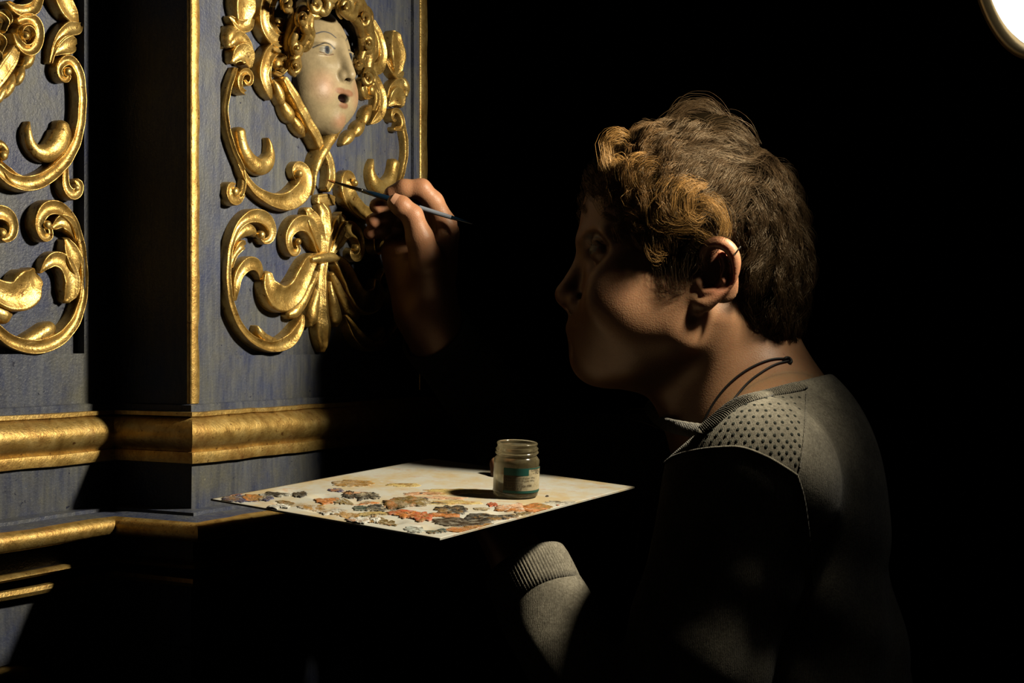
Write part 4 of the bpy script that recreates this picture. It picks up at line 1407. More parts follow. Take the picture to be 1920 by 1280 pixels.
TH_W = PL + HOLE[0] * ex + HOLE[1] * ey
def wp(x, y, z): return np.array([x, y, z])
LW = WR_N
PCEN = TH_W + np.array([-0.010, -0.045, -0.030])
LHD = {
    'thumb': ([LW + np.array([-.012, .018, .012]), TH_W + np.array([.006, -.012, -.024]), TH_W + np.array([.002, -.002, .002]), TH_W + np.array([-.002, .004, .010])], [.019, .0135, .0092, .0072]),
    'index': ([LW, PCEN + np.array([.005, .035, 0]), PCEN + np.array([-.045, .038, .008]), PCEN + np.array([-.072, .030, .013])], [.020, .0125, .0092, .0076]),
    'middle': ([LW, PCEN + np.array([-.004, .014, 0]), PCEN + np.array([-.055, .012, .006]), PCEN + np.array([-.084, .004, .011])], [.020, .0128, .0094, .0078]),
    'ring': ([LW, PCEN + np.array([-.006, -.008, -.001]), PCEN + np.array([-.054, -.014, .004]), PCEN + np.array([-.082, -.022, .008])], [.020, .0122, .0090, .0074]),
    'little': ([LW, PCEN + np.array([-.002, -.028, -.003]), PCEN + np.array([-.042, -.038, .001]), PCEN + np.array([-.064, -.046, .004])], [.019, .0112, .0080, .0066]),
}
def f_lhand(p):
    d = s_cone(p, LW + (LW - PCEN) * .25, LW, .026, .0245)
    d = smin(d, s_cone(p, LW, PCEN + np.array([.01, 0, -.004]), .0225, .017), .015)
    for k, (pts, rad) in LHD.items():
        d = smin(d, s_chain(p, pts, rad, .004), .010)
    return d

HIPN, HIPF = P(1500, 1480, 1.35) + np.array([0, -.09, 0]), P(1500, 1480, 1.35) + np.array([0, .09, 0])
def leg_pts(hip):
    return [hip, np.array([hip[0] + .01, hip[1], -.90]), np.array([hip[0] + .03, hip[1], FLOOR + .09]), np.array([hip[0] + .01, hip[1], FLOOR + .035]), np.array([hip[0] - .14, hip[1], FLOOR + .03])]
def f_legs(p, infl=0.0):
    d = None
    for h_ in (HIPN, HIPF):
        e = s_chain(p, leg_pts(h_)[:3], [.088, .058, .040], .02)
        d = e if d is None else smin(d, e, .03)
    return d - infl
def f_feet(p, infl=0.0):
    d = None
    for h_ in (HIPN, HIPF):
        l = leg_pts(h_)
        e = s_chain(p, l[2:], [.038, .033, .028], .02)
        d = e if d is None else np.minimum(d, e)
    return d - infl

person = empty('person', (0.26, 1.35, FLOOR))
tag(person, 'person in profile with short curly hair and a knit sweater, painting the carving', 'person')
def pchild(name, verts, faces, mat, parent=None, fast=True, smooth=True):
    o = mesh_obj(name, verts, faces, mat, None, smooth, fast)
    if parent is None:
        world_child(o, person)
    else:
        o.parent = parent
    return o

def f_headneck(p):
    d = f_head(to_head(p)) * np.float32(HK)
    d = smin(d, f_torso(p) + .004, .03)
    return d
parts = []
a = surface_nets(f_headneck, HK * H3(985, 850) - np.array([0, .135, 0]), HK * H3(1545, 225) + np.array([0, .135, 0]), 0.0016)
parts.append(a)
f_rh2 = lambda p: smin(f_rhand(p), s_cone(p, EL_F, WR_F, .036, .0245), .02)
b = surface_nets(f_rh2, P(645, 690, 1.47) - np.array([0, .09, 0]), P(885, 310, 1.47) + np.array([0, .085, 0]), 0.0012)
parts.append(b)
c = surface_nets(lambda p: smin(f_lhand(p), s_cone(p, EL_N, WR_N, .036, .0245), .02), np.minimum(LW, PCEN) - np.array([.12, .09, .06]), np.maximum(LW, PCEN) + np.array([.06, .09, .075]), 0.002)
parts.append(c)
def f_under(p):
    """body under the clothes, slightly inside the fine parts so that the two never fight"""
    d = smin(f_torso(p), f_arms(p) + .002, .03)
    d = np.minimum(d, f_legs(p)); d = np.minimum(d, f_feet(p))
    return d + .003
dd = surface_nets(f_under, (-.20, .92, FLOOR - .02), (.56, 1.76, .03), 0.0065)
parts.append(dd)
V, Fc, nb = [], [], 0
for v, f in parts:
    V.append(v); Fc.append(f + nb); nb += len(v)
V = np.vstack(V); Fc = np.vstack(Fc)
body = pchild('body', V, Fc, None)
nh = len(parts[0][0])
# natural colouring of the skin: lips, knuckles and nails a little redder
M_skin2, nt, b_ = new_mat('skin_tinted')
at = nt.nodes.new('ShaderNodeVertexColor'); at.layer_name = 'tint'
v_ = coords(nt)
mot = ramp(nt, noise(nt, v_, 26, 5, 0.65), [(0.3, (0.80, 0.76, 0.74)), (0.7, (1.0, 1.0, 1.0))])
mul = nt.nodes.new('ShaderNodeMix'); mul.data_type = 'RGBA'; mul.blend_type = 'MULTIPLY'; mul.inputs[0].default_value = 1.0
nt.links.new(at.outputs['Color'], mul.inputs[6]); nt.links.new(mot.outputs[0], mul.inputs[7])
fre = ramp(nt, noise(nt, v_, 300, 2, 0.5), [(0.63, (0, 0, 0)), (0.75, (0.35,) * 3)])
c2 = mixc(nt, fre.outputs[0], mul.outputs[2], (0.30, 0.12, 0.06))
nt.links.new(c2, b_.inputs['Base Color'])
b_.inputs['Roughness'].default_value = 0.48
b_.inputs['Subsurface Weight'].default_value = 0.30
b_.inputs['Subsurface Radius'].default_value = (1.0, 0.30, 0.13)
b_.inputs['Subsurface Scale'].default_value = 0.007
vo = nt.nodes.new('ShaderNodeTexVoronoi'); vo.inputs['Scale'].default_value = 700
nt.links.new(v_, vo.inputs['Vector'])
bump(nt, b_, vo.outputs['Distance'], 0.16, 0.0007)
body.data.materials.append(M_skin2)
base = np.array([0.60, 0.315, 0.160])
cols = np.tile(base, (len(V), 1))
def dab(c, r, col, amt, soft=.7):
    global cols
    k = np.linalg.norm((V - np.array(c)) / np.array(r), axis=1)
    w = (np.clip((1 - k) / soft, 0, 1) * amt)[:, None]
    cols = cols * (1 - w) + np.array(col) * w
def dabh(c, r, col, amt, soft=.7):
    dab(to_world(c), np.array(r) * HK, col, amt, soft)
for sgn in (-1, 1):
    dabh(H3(1093, 618, sgn * .008), (.012, .016, .0045), (.40, .13, .085), .8)
    dabh(H3(1097, 634, sgn * .008), (.010, .016, .0055), (.42, .13, .085), .8)
    dabh(H3(1335, 505, sgn * .084), (.022, .014, .032), (.60, .22, .12), .8, .5)  # light shining through the ear is painted in as red
    dabh(H3(1160, 550, sgn * .05), (.026, .02, .022), (.55, .235, .14), .5)
    dabh(H3(1120, 444, sgn * .030), (.024, .018, .0042), (.06, .035, .02), .9, .4)
    dabh(H3(1104, 469, sgn * .031), (.0085, .012, .0046), (.50, .46, .40), 1.0, .1)
    dabh(H3(1105, 469, sgn * .0315), (.0045, .0052, .0048), (.06, .05, .035), 1.0, .1)
    dabh(H3(1104, 469, sgn * .0315), (.0035, .0022, .0022), (.005, .005, .005), 1.0, .1)
dabh(H3(1060, 560), (.014, .016, .012), (.57, .23, .14), .5)
for k in ('thumb', 'index', 'middle', 'ring', 'little'):
    pts = RH[k][0]
    dab(pts[-1], (.013, .013, .013), (.58, .235, .13), .6)
    dab(pts[3], (.013, .013, .013), (.54, .22, .13), .5)
w_h = ((V[:, 0] < -.02) & (V[:, 2] > -.05))[:, None] * 0.35
cols = cols * (1 - w_h) + np.array([.56, .235, .125]) * w_h
set_vcol(body, 'tint', cols)

# nails of the brush hand
m_nail = mat_plain('finger_nail', (0.54, 0.28, 0.165), 0.36)
def nail(tip, prev, away, r, name='nail'):
    d = tip - prev; d /= np.linalg.norm(d)
    a = away - d * np.dot(away, d); a /= np.linalg.norm(a)
    s = np.cross(d, a)
    V, Fc = [], []
    nu, nv = 8, 8
    for j in range(nv + 1):
        t = -1 + 2 * j / nv
        for i in range(nu + 1):
            w = -1 + 2 * i / nu
            sq = math.sqrt(max(0.0, 1 - 0.5 * t * t)) * 0.80
            ang = w * 0.95 * sq
            V.append(tip - d * (r * .30) + d * (t * r * 0.82) + (a * math.cos(ang) + s * math.sin(ang)) * (r * (1.035 - 0.03 * t * t)))
    for j in range(nv):
        for i in range(nu):
            k = j * (nu + 1) + i
            Fc.append((k, k + 1, k + nu + 2, k + nu + 1))
    return pchild(name, V, Fc, m_nail, body, fast=False)
tp = RH['thumb'][0]
nail(tp[-1], tp[-2], np.array([.10, -.85, .42]), 0.0092)

# ------------------------------------------------------------------ hair
HAIRC = H3(1330, 425)
def f_scalp(p):
    d = s_ell(p, H3(1316, 434), (.079, .072, .071))
    d = smin(d, s_ell(p, H3(1232, 400), (.041, .060, .043)), .03)
    d = smin(d, s_ell(p, H3(1425, 555), (.034, .056, .050)), .03)
    return d
# skin side of the hairline, drawn in side view (x, y at the middle of the head)
HL = np.array([(1150, 255), (1152, 330), (1168, 385), (1190, 430), (1212, 478), (1232, 520), (1252, 545), (1275, 520), (1290, 478), (1310, 442), (1350, 432), (1384, 458), (1390, 520), (1372, 575), (1390, 610), (1430, 640), (1470, 662), (1520, 640), (1600, 500), (1560, 250), (1300, 100), (1150, 180)], float)
def in_poly(x, y, poly):
    inside = np.zeros(len(x), bool)
    j = len(poly) - 1
    for i in range(len(poly)):
        xi, yi = poly[i]; xj, yj = poly[j]
        c = ((yi > y) != (yj > y)) & (x < (xj - xi) * (y - yi) / (yj - yi + 1e-12) + xi)
        inside ^= c
        j = i
    return inside
def side_px(p):
    """orthographic side view coordinates of the head"""
    return 960 + p[:, 0] / DH * F, 640 - p[:, 2] / DH * F
def f_cap(p):
    """hair mass close to the head, ended at the hairline by a soft cut"""
    d = f_scalp(p) - .003
    d = smin(d, s_ell(p, H3(1318, 262), (.036, .045, .022)) , .03)
    d = smin(d, s_ell(p, H3(1235, 345), (.026, .055, .024)) , .03)
    x, y = side_px(p)
    ins = in_poly(x, y, HL)
    # distance to the hairline polygon
    dm = np.full(len(p), 1e9, np.float32)
    for i in range(len(HL)):
        a_, b_2 = HL[i], HL[(i + 1) % len(HL)]
        ab = b_2 - a_
        t = np.clip(((x - a_[0]) * ab[0] + (y - a_[1]) * ab[1]) / (ab @ ab), 0, 1)
        dm = np.minimum(dm, np.hypot(x - a_[0] - t * ab[0], y - a_[1] - t * ab[1]).astype(np.float32))
    sd = np.where(ins, -dm, dm) * np.float32(DH / F)
    return smax(d, sd.astype(np.float32), .010)
hv, hf = surface_nets(f_cap, H3(1060, 720) - np.array([0, .11, 0]), H3(1560, 190) + np.array([0, .11, 0]), 0.0025)
def mat_hair():
    m, nt, b = new_mat('wavy_hair')
    a = nt.nodes.new('ShaderNodeVertexColor'); a.layer_name = 'tone'
    nt.links.new(a.outputs['Color'], b.inputs['Base Color'])
    b.inputs['Roughness'].default_value = 0.34
    b.inputs['Specular IOR Level'].default_value = 0.48
    b.inputs['Specular Tint'].default_value = (1.0, 0.80, 0.52, 1)
    return m
M_hair = mat_hair()
M_hairbase = mat_plain('dark_hair_roots', (0.006, 0.004, 0.002), 1.0)
M_hairbase.node_tree.nodes['Principled BSDF'].inputs['Specular IOR Level'].default_value = 0.0
hair = pchild('hair', to_world(hv), hf, M_hairbase)
tag(hair, 'short dark brown hair, wavy at the back, curls over the brow coloured golden as if backlit')

rngh = np.random.default_rng(21)
nrm = sdf_normal(f_scalp, hv)
sx, sy = side_px(hv)
ok = in_poly(sx, sy, HL) & (hv[:, 1] < DH + .075)
cand = np.argwhere(ok)[:, 0]
# more roots on the side that is seen
wgt = np.where(hv[cand, 1] < DH + .02, 1.0, 0.30)
wgt /= wgt.sum()
NG = 1000                                      # locks
gi = rngh.choice(cand, NG, replace=False, p=wgt)
TV, TF, TC = [], [], []
nvtx = 0
def add_strands(paths, width, tone):
    """paths (s, n, 3): three-sided tapering hairs"""
    global nvtx
    s, n, _ = paths.shape
    t = np.gradient(paths, axis=1)
    t /= np.linalg.norm(t, axis=2, keepdims=True) + 1e-9
    ref = np.where(np.abs(t[..., 2:3]) < .9, np.array([0, 0, 1.0]), np.array([1.0, 0, 0]))
    x = np.cross(t, ref); x /= np.linalg.norm(x, axis=2, keepdims=True) + 1e-9
    y = np.cross(t, x)
    taper = np.concatenate([np.full(n - 3, 1.0), [0.85, 0.6, 0.2]])[None, :, None]
    ring = []
    for k in range(3):
        a = 2 * PI * k / 3
        ring.append(paths + (x * math.cos(a) + y * math.sin(a)) * width[:, None, None] * taper)
    v = np.stack(ring, 2).reshape(-1, 3)
    idx = np.arange(s * n * 3).reshape(s, n, 3) + nvtx
    f = []
    for k in range(3):
        k2 = (k + 1) % 3
        f.append(np.stack([idx[:, :-1, k], idx[:, :-1, k2], idx[:, 1:, k2], idx[:, 1:, k]], -1).reshape(-1, 4))
    TV.append(v); TF.append(np.concatenate(f))
    tt = np.linspace(0, 1, n)[None, :, None]
    col = tone[:, 0][:, None, :] * (1 - tt) + tone[:, 1][:, None, :] * tt
    TC.append(np.repeat(col[:, :, None, :], 3, 2).reshape(-1, 3))
    nvtx += s * n * 3

crown = H3(1395, 300)
SEG = 10
for g in gi:
    root = hv[g].astype(float); nn = nrm[g].astype(float)
    x, y = side_px(root[None]); x, y = x[0], y[0]
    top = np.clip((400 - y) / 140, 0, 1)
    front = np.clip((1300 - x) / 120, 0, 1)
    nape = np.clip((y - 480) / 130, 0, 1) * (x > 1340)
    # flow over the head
    fl = np.array([-1.0, 0.0, 0.0]) * (0.35 + 0.8 * top + 0.3 * front) + np.array([0, 0, -1.0]) * (0.9 - 0.9 * top - 0.25 * front) + np.array([0, -0.25 if root[1] < DH else .25, 0])
    if x > 1400 and y < 430:
        fl += np.array([0.45, 0, -.35])
    if nape > 0:
        fl = np.array([-0.30, -0.05, -1.0]) + np.array([rngh.normal() * .15, 0, 0])
    fl += rngh.normal(size=3) * 0.22
    fl -= nn * fl.dot(nn); fl /= np.linalg.norm(fl) + 1e-9
    L = 0.034 - 0.010 * front + 0.012 * top - 0.008 * nape + rngh.uniform(-.006, .008)
    lift = 0.22 + 0.14 * top + 0.18 * front + rngh.uniform(-.12, .22)
    if nape > 0: lift = 0.12
    if 1290 < x < 1390 and 385 < y < 470: L *= .55
    rc = (0.0030 + 0.0040 * front + 0.0012 * top) * rngh.uniform(.7, 1.3)
    turns = (1.05 + 0.45 * front) * rngh.uniform(.7, 1.25)
    ph = rngh.uniform(0, 2 * PI)
    sdir = np.cross(fl, nn)
    tt = np.linspace(0, 1, SEG)
    path = root - nn * .003 + np.outer(tt * L, fl) + np.outer(lift * L * (tt * (1 - 0.72 * tt)) * 1.0, nn)
    # keep following the skull
    for i in range(1, SEG):
        dS = f_scalp(path[i:i + 1].astype(np.float32))[0]
        nS = sdf_normal(f_scalp, path[i:i + 1])[0]
        want = 0.004 + lift * 0.022 * math.sin(PI * min(tt[i] * .8 + .05, 1))
        path[i] += nS * (want - dS) * 0.75
    amp = rc * np.minimum(tt * 2.2, 1)
    path += np.outer(amp * np.cos(ph + turns * 2 * PI * tt), sdir) + np.outer(amp * np.sin(ph + turns * 2 * PI * tt), nn)
    m = int(23 * (1.0 if root[1] < DH + .02 else .5) * (1.35 - .2 * front))
    spread = 0.0050
    o_ = rngh.normal(size=(m, 2)) * spread
    clump = (1 - (0.76 + 0.08 * front) * tt ** 0.8)
    jit = rngh.normal(size=(m, 1, 3)) * 0.0016 * (tt[None, :, None] ** 1.6)
    ls = rngh.uniform(.72, 1.12, m)
    pp = np.zeros((m, SEG, 3))
    for q in range(m):
        tq = np.clip(tt * ls[q], 0, 1)
        base_ = np.stack([np.interp(tq, tt, path[:, i]) for i in range(3)], 1)
        pp[q] = base_ + np.outer(clump * o_[q, 0], sdir) + np.outer(clump * o_[q, 1], np.cross(sdir, nn) + nn * .2)
    pp += jit
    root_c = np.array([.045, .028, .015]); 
    tip_c = np.array([.108, .064, .030]) * (1 - front) + np.array([.26, .125, .035]) * front  # front locks tinted golden to carry the backlight in their colour
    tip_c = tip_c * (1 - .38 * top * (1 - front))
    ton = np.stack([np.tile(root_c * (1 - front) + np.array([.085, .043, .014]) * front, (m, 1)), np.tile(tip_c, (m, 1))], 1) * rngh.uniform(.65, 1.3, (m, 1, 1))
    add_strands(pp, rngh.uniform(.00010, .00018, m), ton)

# single curls that show against the dark: (x, y, distance offset)
BACKLIT_GOLD = (np.array([.26, .13, .038]), np.array([.50, .26, .075]))  # backlight glowing through the front curls, painted as a golden tone
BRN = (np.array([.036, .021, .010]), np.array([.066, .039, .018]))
CURL = [
    ([(1235, 318, -.045), (1212, 312, -.05), (1192, 322, -.05), (1184, 342, -.05), (1196, 358, -.052), (1214, 352, -.054), (1218, 336, -.054)], 30, .0030, BACKLIT_GOLD),
    ([(1205, 300, -.04), (1186, 300, -.045), (1172, 316, -.045), (1176, 336, -.045), (1192, 342, -.047)], 28, .0028, BACKLIT_GOLD),
    ([(1250, 372, -.06), (1228, 378, -.06), (1212, 396, -.06), (1214, 416, -.06), (1230, 424, -.062), (1244, 412, -.064)], 28, .0028, BACKLIT_GOLD),
    ([(1310, 350, -.068), (1288, 356, -.07), (1272, 376, -.071), (1274, 400, -.071), (1290, 414, -.072), (1306, 404, -.073)], 30, .0030, BACKLIT_GOLD),
    ([(1195, 392, -.05), (1180, 400, -.052), (1172, 416, -.052), (1184, 430, -.054), (1200, 428, -.056)], 22, .0024, BACKLIT_GOLD),
    ([(1190, 362, -.02), (1166, 350, -.03), (1146, 330, -.035), (1131, 302, -.035), (1128, 276, -.035), (1138, 260, -.035), (1155, 255, -.035), (1168, 262, -.03)], 34, .0024, BACKLIT_GOLD),
    ([(1200, 330, -.03), (1180, 322, -.04), (1163, 318, -.04), (1150, 304, -.04), (1140, 318, -.04)], 30, .0028, BACKLIT_GOLD),
    ([(1160, 352, -.035), (1152, 340, -.04), (1150, 322, -.04), (1158, 312, -.04)], 22, .0024, BACKLIT_GOLD),
    ([(1222, 330, -.045), (1200, 350, -.05), (1180, 372, -.05), (1165, 384, -.05), (1172, 392, -.05), (1192, 388, -.05), (1206, 374, -.05), (1208, 358, -.05)], 26, .0026, BACKLIT_GOLD),
    ([(1260, 330, -.055), (1240, 345, -.06), (1225, 372, -.062), (1228, 400, -.062), (1245, 420, -.062), (1262, 428, -.062)], 34, .0032, BACKLIT_GOLD),
    ([(1245, 340, -.06), (1262, 345, -.066), (1276, 362, -.067), (1280, 384, -.067), (1270, 404, -.067), (1252, 412, -.066), (1240, 404, -.065)], 36, .0030, BACKLIT_GOLD),
    ([(1262, 400, -.066), (1280, 388, -.07), (1304, 384, -.072), (1326, 396, -.073), (1340, 418, -.074), (1345, 440, -.074)], 34, .0030, BACKLIT_GOLD),
    ([(1300, 372, -.07), (1320, 382, -.073), (1336, 402, -.074), (1342, 426, -.075), (1334, 448, -.075)], 30, .0028, BACKLIT_GOLD),
    ([(1215, 385, -.056), (1210, 405, -.058), (1218, 425, -.06), (1240, 432, -.062), (1262, 425, -.064)], 28, .0028, BACKLIT_GOLD),
    ([(1230, 430, -.06), (1252, 434, -.064), (1280, 432, -.067), (1304, 440, -.069), (1318, 452, -.07)], 26, .0026, BACKLIT_GOLD),
    ([(1200, 455, -.058), (1204, 468, -.06), (1216, 478, -.061), (1232, 480, -.062)], 20, .0022, BACKLIT_GOLD),
    ([(1290, 345, -.066), (1270, 352, -.068), (1256, 370, -.068), (1254, 394, -.068), (1268, 412, -.068)], 30, .0030, BACKLIT_GOLD),
    ([(1240, 440, -.062), (1238, 470, -.064), (1232, 500, -.065), (1236, 525, -.066), (1244, 548, -.066)], 26, .0036, BRN),
    ([(1262, 440, -.066), (1262, 470, -.068), (1256, 500, -.069), (1258, 530, -.07), (1270, 548, -.07)], 26, .0036, BRN),
    ([(1285, 440, -.069), (1288, 465, -.071), (1282, 490, -.072), (1272, 515, -.072), (1276, 535, -.072)], 24, .0034, BRN),
    ([(1225, 445, -.06), (1222, 470, -.062), (1228, 495, -.064), (1240, 515, -.065)], 24, .0030, BRN),
    ([(1350, 262, -.02), (1330, 240, -.02), (1305, 226, -.02), (1280, 224, -.02), (1252, 234, -.02), (1238, 252, -.02)], 46, .0036, BRN),
    ([(1370, 250, -.02), (1358, 225, -.02), (1335, 206, -.02), (1308, 198, -.02), (1282, 204, -.02), (1262, 222, -.02)], 40, .0032, BRN),
    ([(1345, 275, -.025), (1318, 256, -.03), (1288, 250, -.03), (1258, 258, -.03), (1232, 280, -.03)], 50, .0052, BRN),
    ([(1350, 240, -.015), (1345, 215, -.015), (1328, 198, -.012), (1314, 204, -.01)], 30, .0028, BRN),
    ([(1290, 300, -.05), (1260, 288, -.05), (1230, 288, -.05), (1200, 302, -.048), (1180, 322, -.045)], 50, .0050, BRN),
    ([(1330, 310, -.058), (1300, 302, -.06), (1270, 306, -.06), (1242, 322, -.058), (1222, 340, -.055)], 50, .0050, BRN),
    ([(1412, 290, -.03), (1388, 268, -.032), (1360, 254, -.034), (1328, 250, -.034), (1298, 262, -.034)], 60, .0048, BRN),
    ([(1418, 292, -.015), (1395, 266, -.012), (1365, 248, -.010), (1330, 238, -.010), (1300, 244, -.010)], 60, .0048, BRN),
    ([(1410, 275, -.045), (1380, 258, -.046), (1345, 250, -.046), (1312, 256, -.046)], 50, .006, BRN),
    ([(1380, 300, -.05), (1350, 285, -.05), (1318, 278, -.048), (1285, 284, -.045), (1262, 300, -.045)], 50, .0052, BRN),
]
for pts, m, sp, (c0, c1) in CURL:
    m = int(m * 1.8)
    w = np.array([H3(a_, b_2, c_ - (.015 if c0 is BACKLIT_GOLD[0] else .002)) for a_, b_2, c_ in pts])
    s = catmull(np.array(w), 20)
    # catmull measures length in x,y only, which is fine for curls seen from the side
    t = np.linspace(0, 1, 20)
    d1 = np.gradient(s, axis=0); d1 /= np.linalg.norm(d1, axis=1)[:, None]
    e1 = np.cross(d1, np.array([0, 1.0, 0])); e2 = np.cross(d1, e1)
    o1 = rngh.normal(size=(m, 1, 1)) * sp; o2 = rngh.normal(size=(m, 1, 1)) * sp
    prof_ = (0.45 + 0.75 * np.sin(PI * np.clip(t, 0, 1)))[None, :, None]
    sc_ = 1 + rngh.normal(size=(m, 1, 1)) * .10
    cen_ = s.mean(0)
    pp = (s - cen_)[None] * sc_ + cen_ + e1[None] * o1 * prof_ + e2[None] * o2 * prof_ + np.cumsum(rngh.normal(size=(m, 20, 3)) * .00048, 1)
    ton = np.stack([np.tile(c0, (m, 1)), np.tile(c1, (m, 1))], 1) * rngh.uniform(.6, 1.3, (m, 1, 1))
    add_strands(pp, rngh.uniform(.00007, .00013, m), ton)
strands = pchild('hair_strands', to_world(np.vstack(TV)), np.vstack(TF), M_hair, hair)
set_vcol(strands, 'tone', np.vstack(TC))
tag(strands, kind='stuff')
# lashes of the near eye
lash = []
for k in range(14):
    t = k / 13
    a = H3(1108 + 22 * t, 462.5 - 3 * math.sin(PI * t), -.031 - .010 * math.sin(PI * t * .8) - .003)
    lash.append(tube_vf([a, a + np.array([-.0035, -.0012, .0012 + .0012 * math.sin(PI * t)]), a + np.array([-.0058, -.002, .0038])], [.00022, .00016, .00005], 4))
v, f = merge_vf(lash)
pchild('eyelashes', to_world(np.array(v)), f, M_black, body, fast=False)

# ------------------------------------------------------------------ sweater
FA = WR_F - EL_F; FA /= np.linalg.norm(FA)
FN = WR_N - EL_N; FN /= np.linalg.norm(FN)
COLc, COLf, COLb = P(1400, 775, 1.35), P(1303, 845, 1.35), P(1500, 712, 1.35)
col_ax = np.cross(COLb - COLf, np.array([0, 1.0, 0])); col_ax /= np.linalg.norm(col_ax)
if col_ax[2] < 0: col_ax = -col_ax
def up_plane(a, b):
    n_ = np.cross(P(*a, 1.0), P(*b, 1.0)); n_ /= np.linalg.norm(n_)
    return (n_ if n_[2] > 0 else -n_).astype(np.float32)
NECK_A, NECK_B = up_plane((1385, 742), (1508, 712)), up_plane((1298, 818), (1385, 742))   # the neckline bends over the shoulder
def f_sweater(p):
    d = smin(f_torso(p) - .006, f_arms(p) - .0085, .035)
    # loose folds
    w = .0022 * np.sin(p[:, 2] * 70 + p[:, 0] * 40) + .0018 * np.sin(p[:, 0] * 95 - p[:, 2] * 45 + p[:, 1] * 30)
    low = np.clip((-.13 - p[:, 2]) / .10, 0, 1)
    d = d - (w * low).astype(np.float32)
    # cuffs and hem
    d = smax(d, np.minimum((p - (WR_F + FA * .002).astype(np.float32)) @ FA.astype(np.float32), .09 - s_sph(p, WR_F, .0)), .004)
    d = smax(d, np.minimum((p - (WR_N + FN * .016).astype(np.float32)) @ FN.astype(np.float32), .09 - s_sph(p, WR_N, .0)), .004)
    d = smax(d, -(p[:, 2] + np.float32(.42)), .006)
    # neckline
    d = smax(d, np.minimum(np.minimum(np.maximum(p @ NECK_A, p @ NECK_B), p[:, 0] - np.float32(.12)), np.float32(1.46) - p[:, 1]), .003)
    return d
sv, sf = surface_nets(f_sweater, (-.16, .92, -.45), (.50, 1.74, .03), 0.0032)
sweater = pchild('sweater', sv, sf, M_knit)
tag(sweater, 'heathered grey-beige knit sweater with a dotted shoulder yoke')
# ribbed collar and cuffs
def ribbed_band(name, C, A, Bv, ax, rib, h, th, parent, n=360):
    """band round the ellipse C + A cos + B sin, h tall along ax"""
    V, Fc = [], []
    prof = [(-h / 2, 0), (-h / 2, 1), (-h * .3, 1.25), (0, 1.3), (h * .3, 1.25), (h / 2, 1), (h / 2, 0)]
    for i in range(n):
        a = 2 * PI * i / n
        o = C + A * math.cos(a) + Bv * math.sin(a)
        rad = A * math.cos(a) / (np.linalg.norm(A)) + Bv * math.sin(a) / (np.linalg.norm(Bv)); rad /= np.linalg.norm(rad)
        k = 1 + 0.08 * math.cos(rib * a)
        for z, t in prof:
            V.append(o + ax * z + rad * (t * th * (k if t else 1) - th * .6))
    m = len(prof)
    for i in range(n):
        j = (i + 1) % n
        for k in range(m):
            k2 = (k + 1) % m
            Fc.append((i * m + k, j * m + k, j * m + k2, i * m + k2))
    return pchild(name, V, Fc, M_knit, parent, fast=False)
def f_neckcloth(p): return np.minimum(f_headneck(p), f_sweater(p))
def collar_band(pxs, half, th, ribs, name='collar'):
    c = catmull(np.array(pxs, float), 260)[:, :2]
    w = on_surface(f_sweater, c, .95, 1.40)
    for _ in range(20):
        w[1:-1] = (w[:-2] + w[2:] + 2 * w[1:-1]) / 4
    far = w[::-1].copy(); far[:, 1] = 2 * DW - far[:, 1]
    mid = (w[0] + far[-1]) / 2 + np.array([-.008, 0, -.006])
    arc = catmull(np.vstack([far[-8], far[-1], mid, w[0], w[7]])[:, [1, 0, 2]], 80)[:, [1, 0, 2]]
    arc = arc[(arc[:, 1] > w[0, 1]) & (arc[:, 1] < far[-1, 1])]
    w = np.vstack([w, far, arc])
    cen = w.mean(0)
    t = np.roll(w, -1, 0) - np.roll(w, 1, 0); t /= np.linalg.norm(t, axis=1)[:, None] + 1e-9
    nr_ = sdf_normal(lambda q: smin(f_torso(q), f_neck(to_head(q)) * np.float32(HK), .03), w, .006)
    for _ in range(60):
        nr_ = (np.roll(nr_, 1, 0) + np.roll(nr_, -1, 0) + 2 * nr_) / 4
    nr_ /= np.linalg.norm(nr_, axis=1)[:, None]
    b = np.cross(t, nr_); b /= np.linalg.norm(b, axis=1)[:, None]
    prof = [(-1, -.6), (-1, .5), (-.7, .95), (0, 1.05), (.7, .95), (1, .5), (1, -.6)]
    n = len(w); V, Fc = [], []
    for i in range(n):
        k = 1 + .30 * math.cos(2 * PI * ribs * i / n)
        for a, h in prof:
            V.append(w[i] + b[i] * a * half + nr_[i] * th * (h * k if h > 0 else h))
    m = len(prof)
    for i in range(n):
        j = (i + 1) % n
        for k in range(m):
            k2 = (k + 1) % m
            Fc.append((i * m + k, j * m + k, j * m + k2, i * m + k2))
    return pchild(name, V, Fc, M_knit, sweater, fast=False)
collar_band([(1316, 808), (1345, 784), (1375, 760), (1400, 749), (1430, 741), (1465, 733), (1502, 724)], .0062, .0026, 130)
def perp(ax):
    a = np.cross(ax, np.array([0, 0, 1.0])); a /= np.linalg.norm(a)
    return a, np.cross(a, ax)
a1_, b1_ = perp(FA)
ribbed_band('cuff', WR_F - FA * .012, a1_ * .0360, b1_ * .0360, FA, 84, .034, .0032, sweater)
a1_, b1_ = perp(FN)
ribbed_band('cuff', WR_N + FN * .000, a1_ * .0360, b1_ * .0360, FN, 84, .034, .0032, sweater)
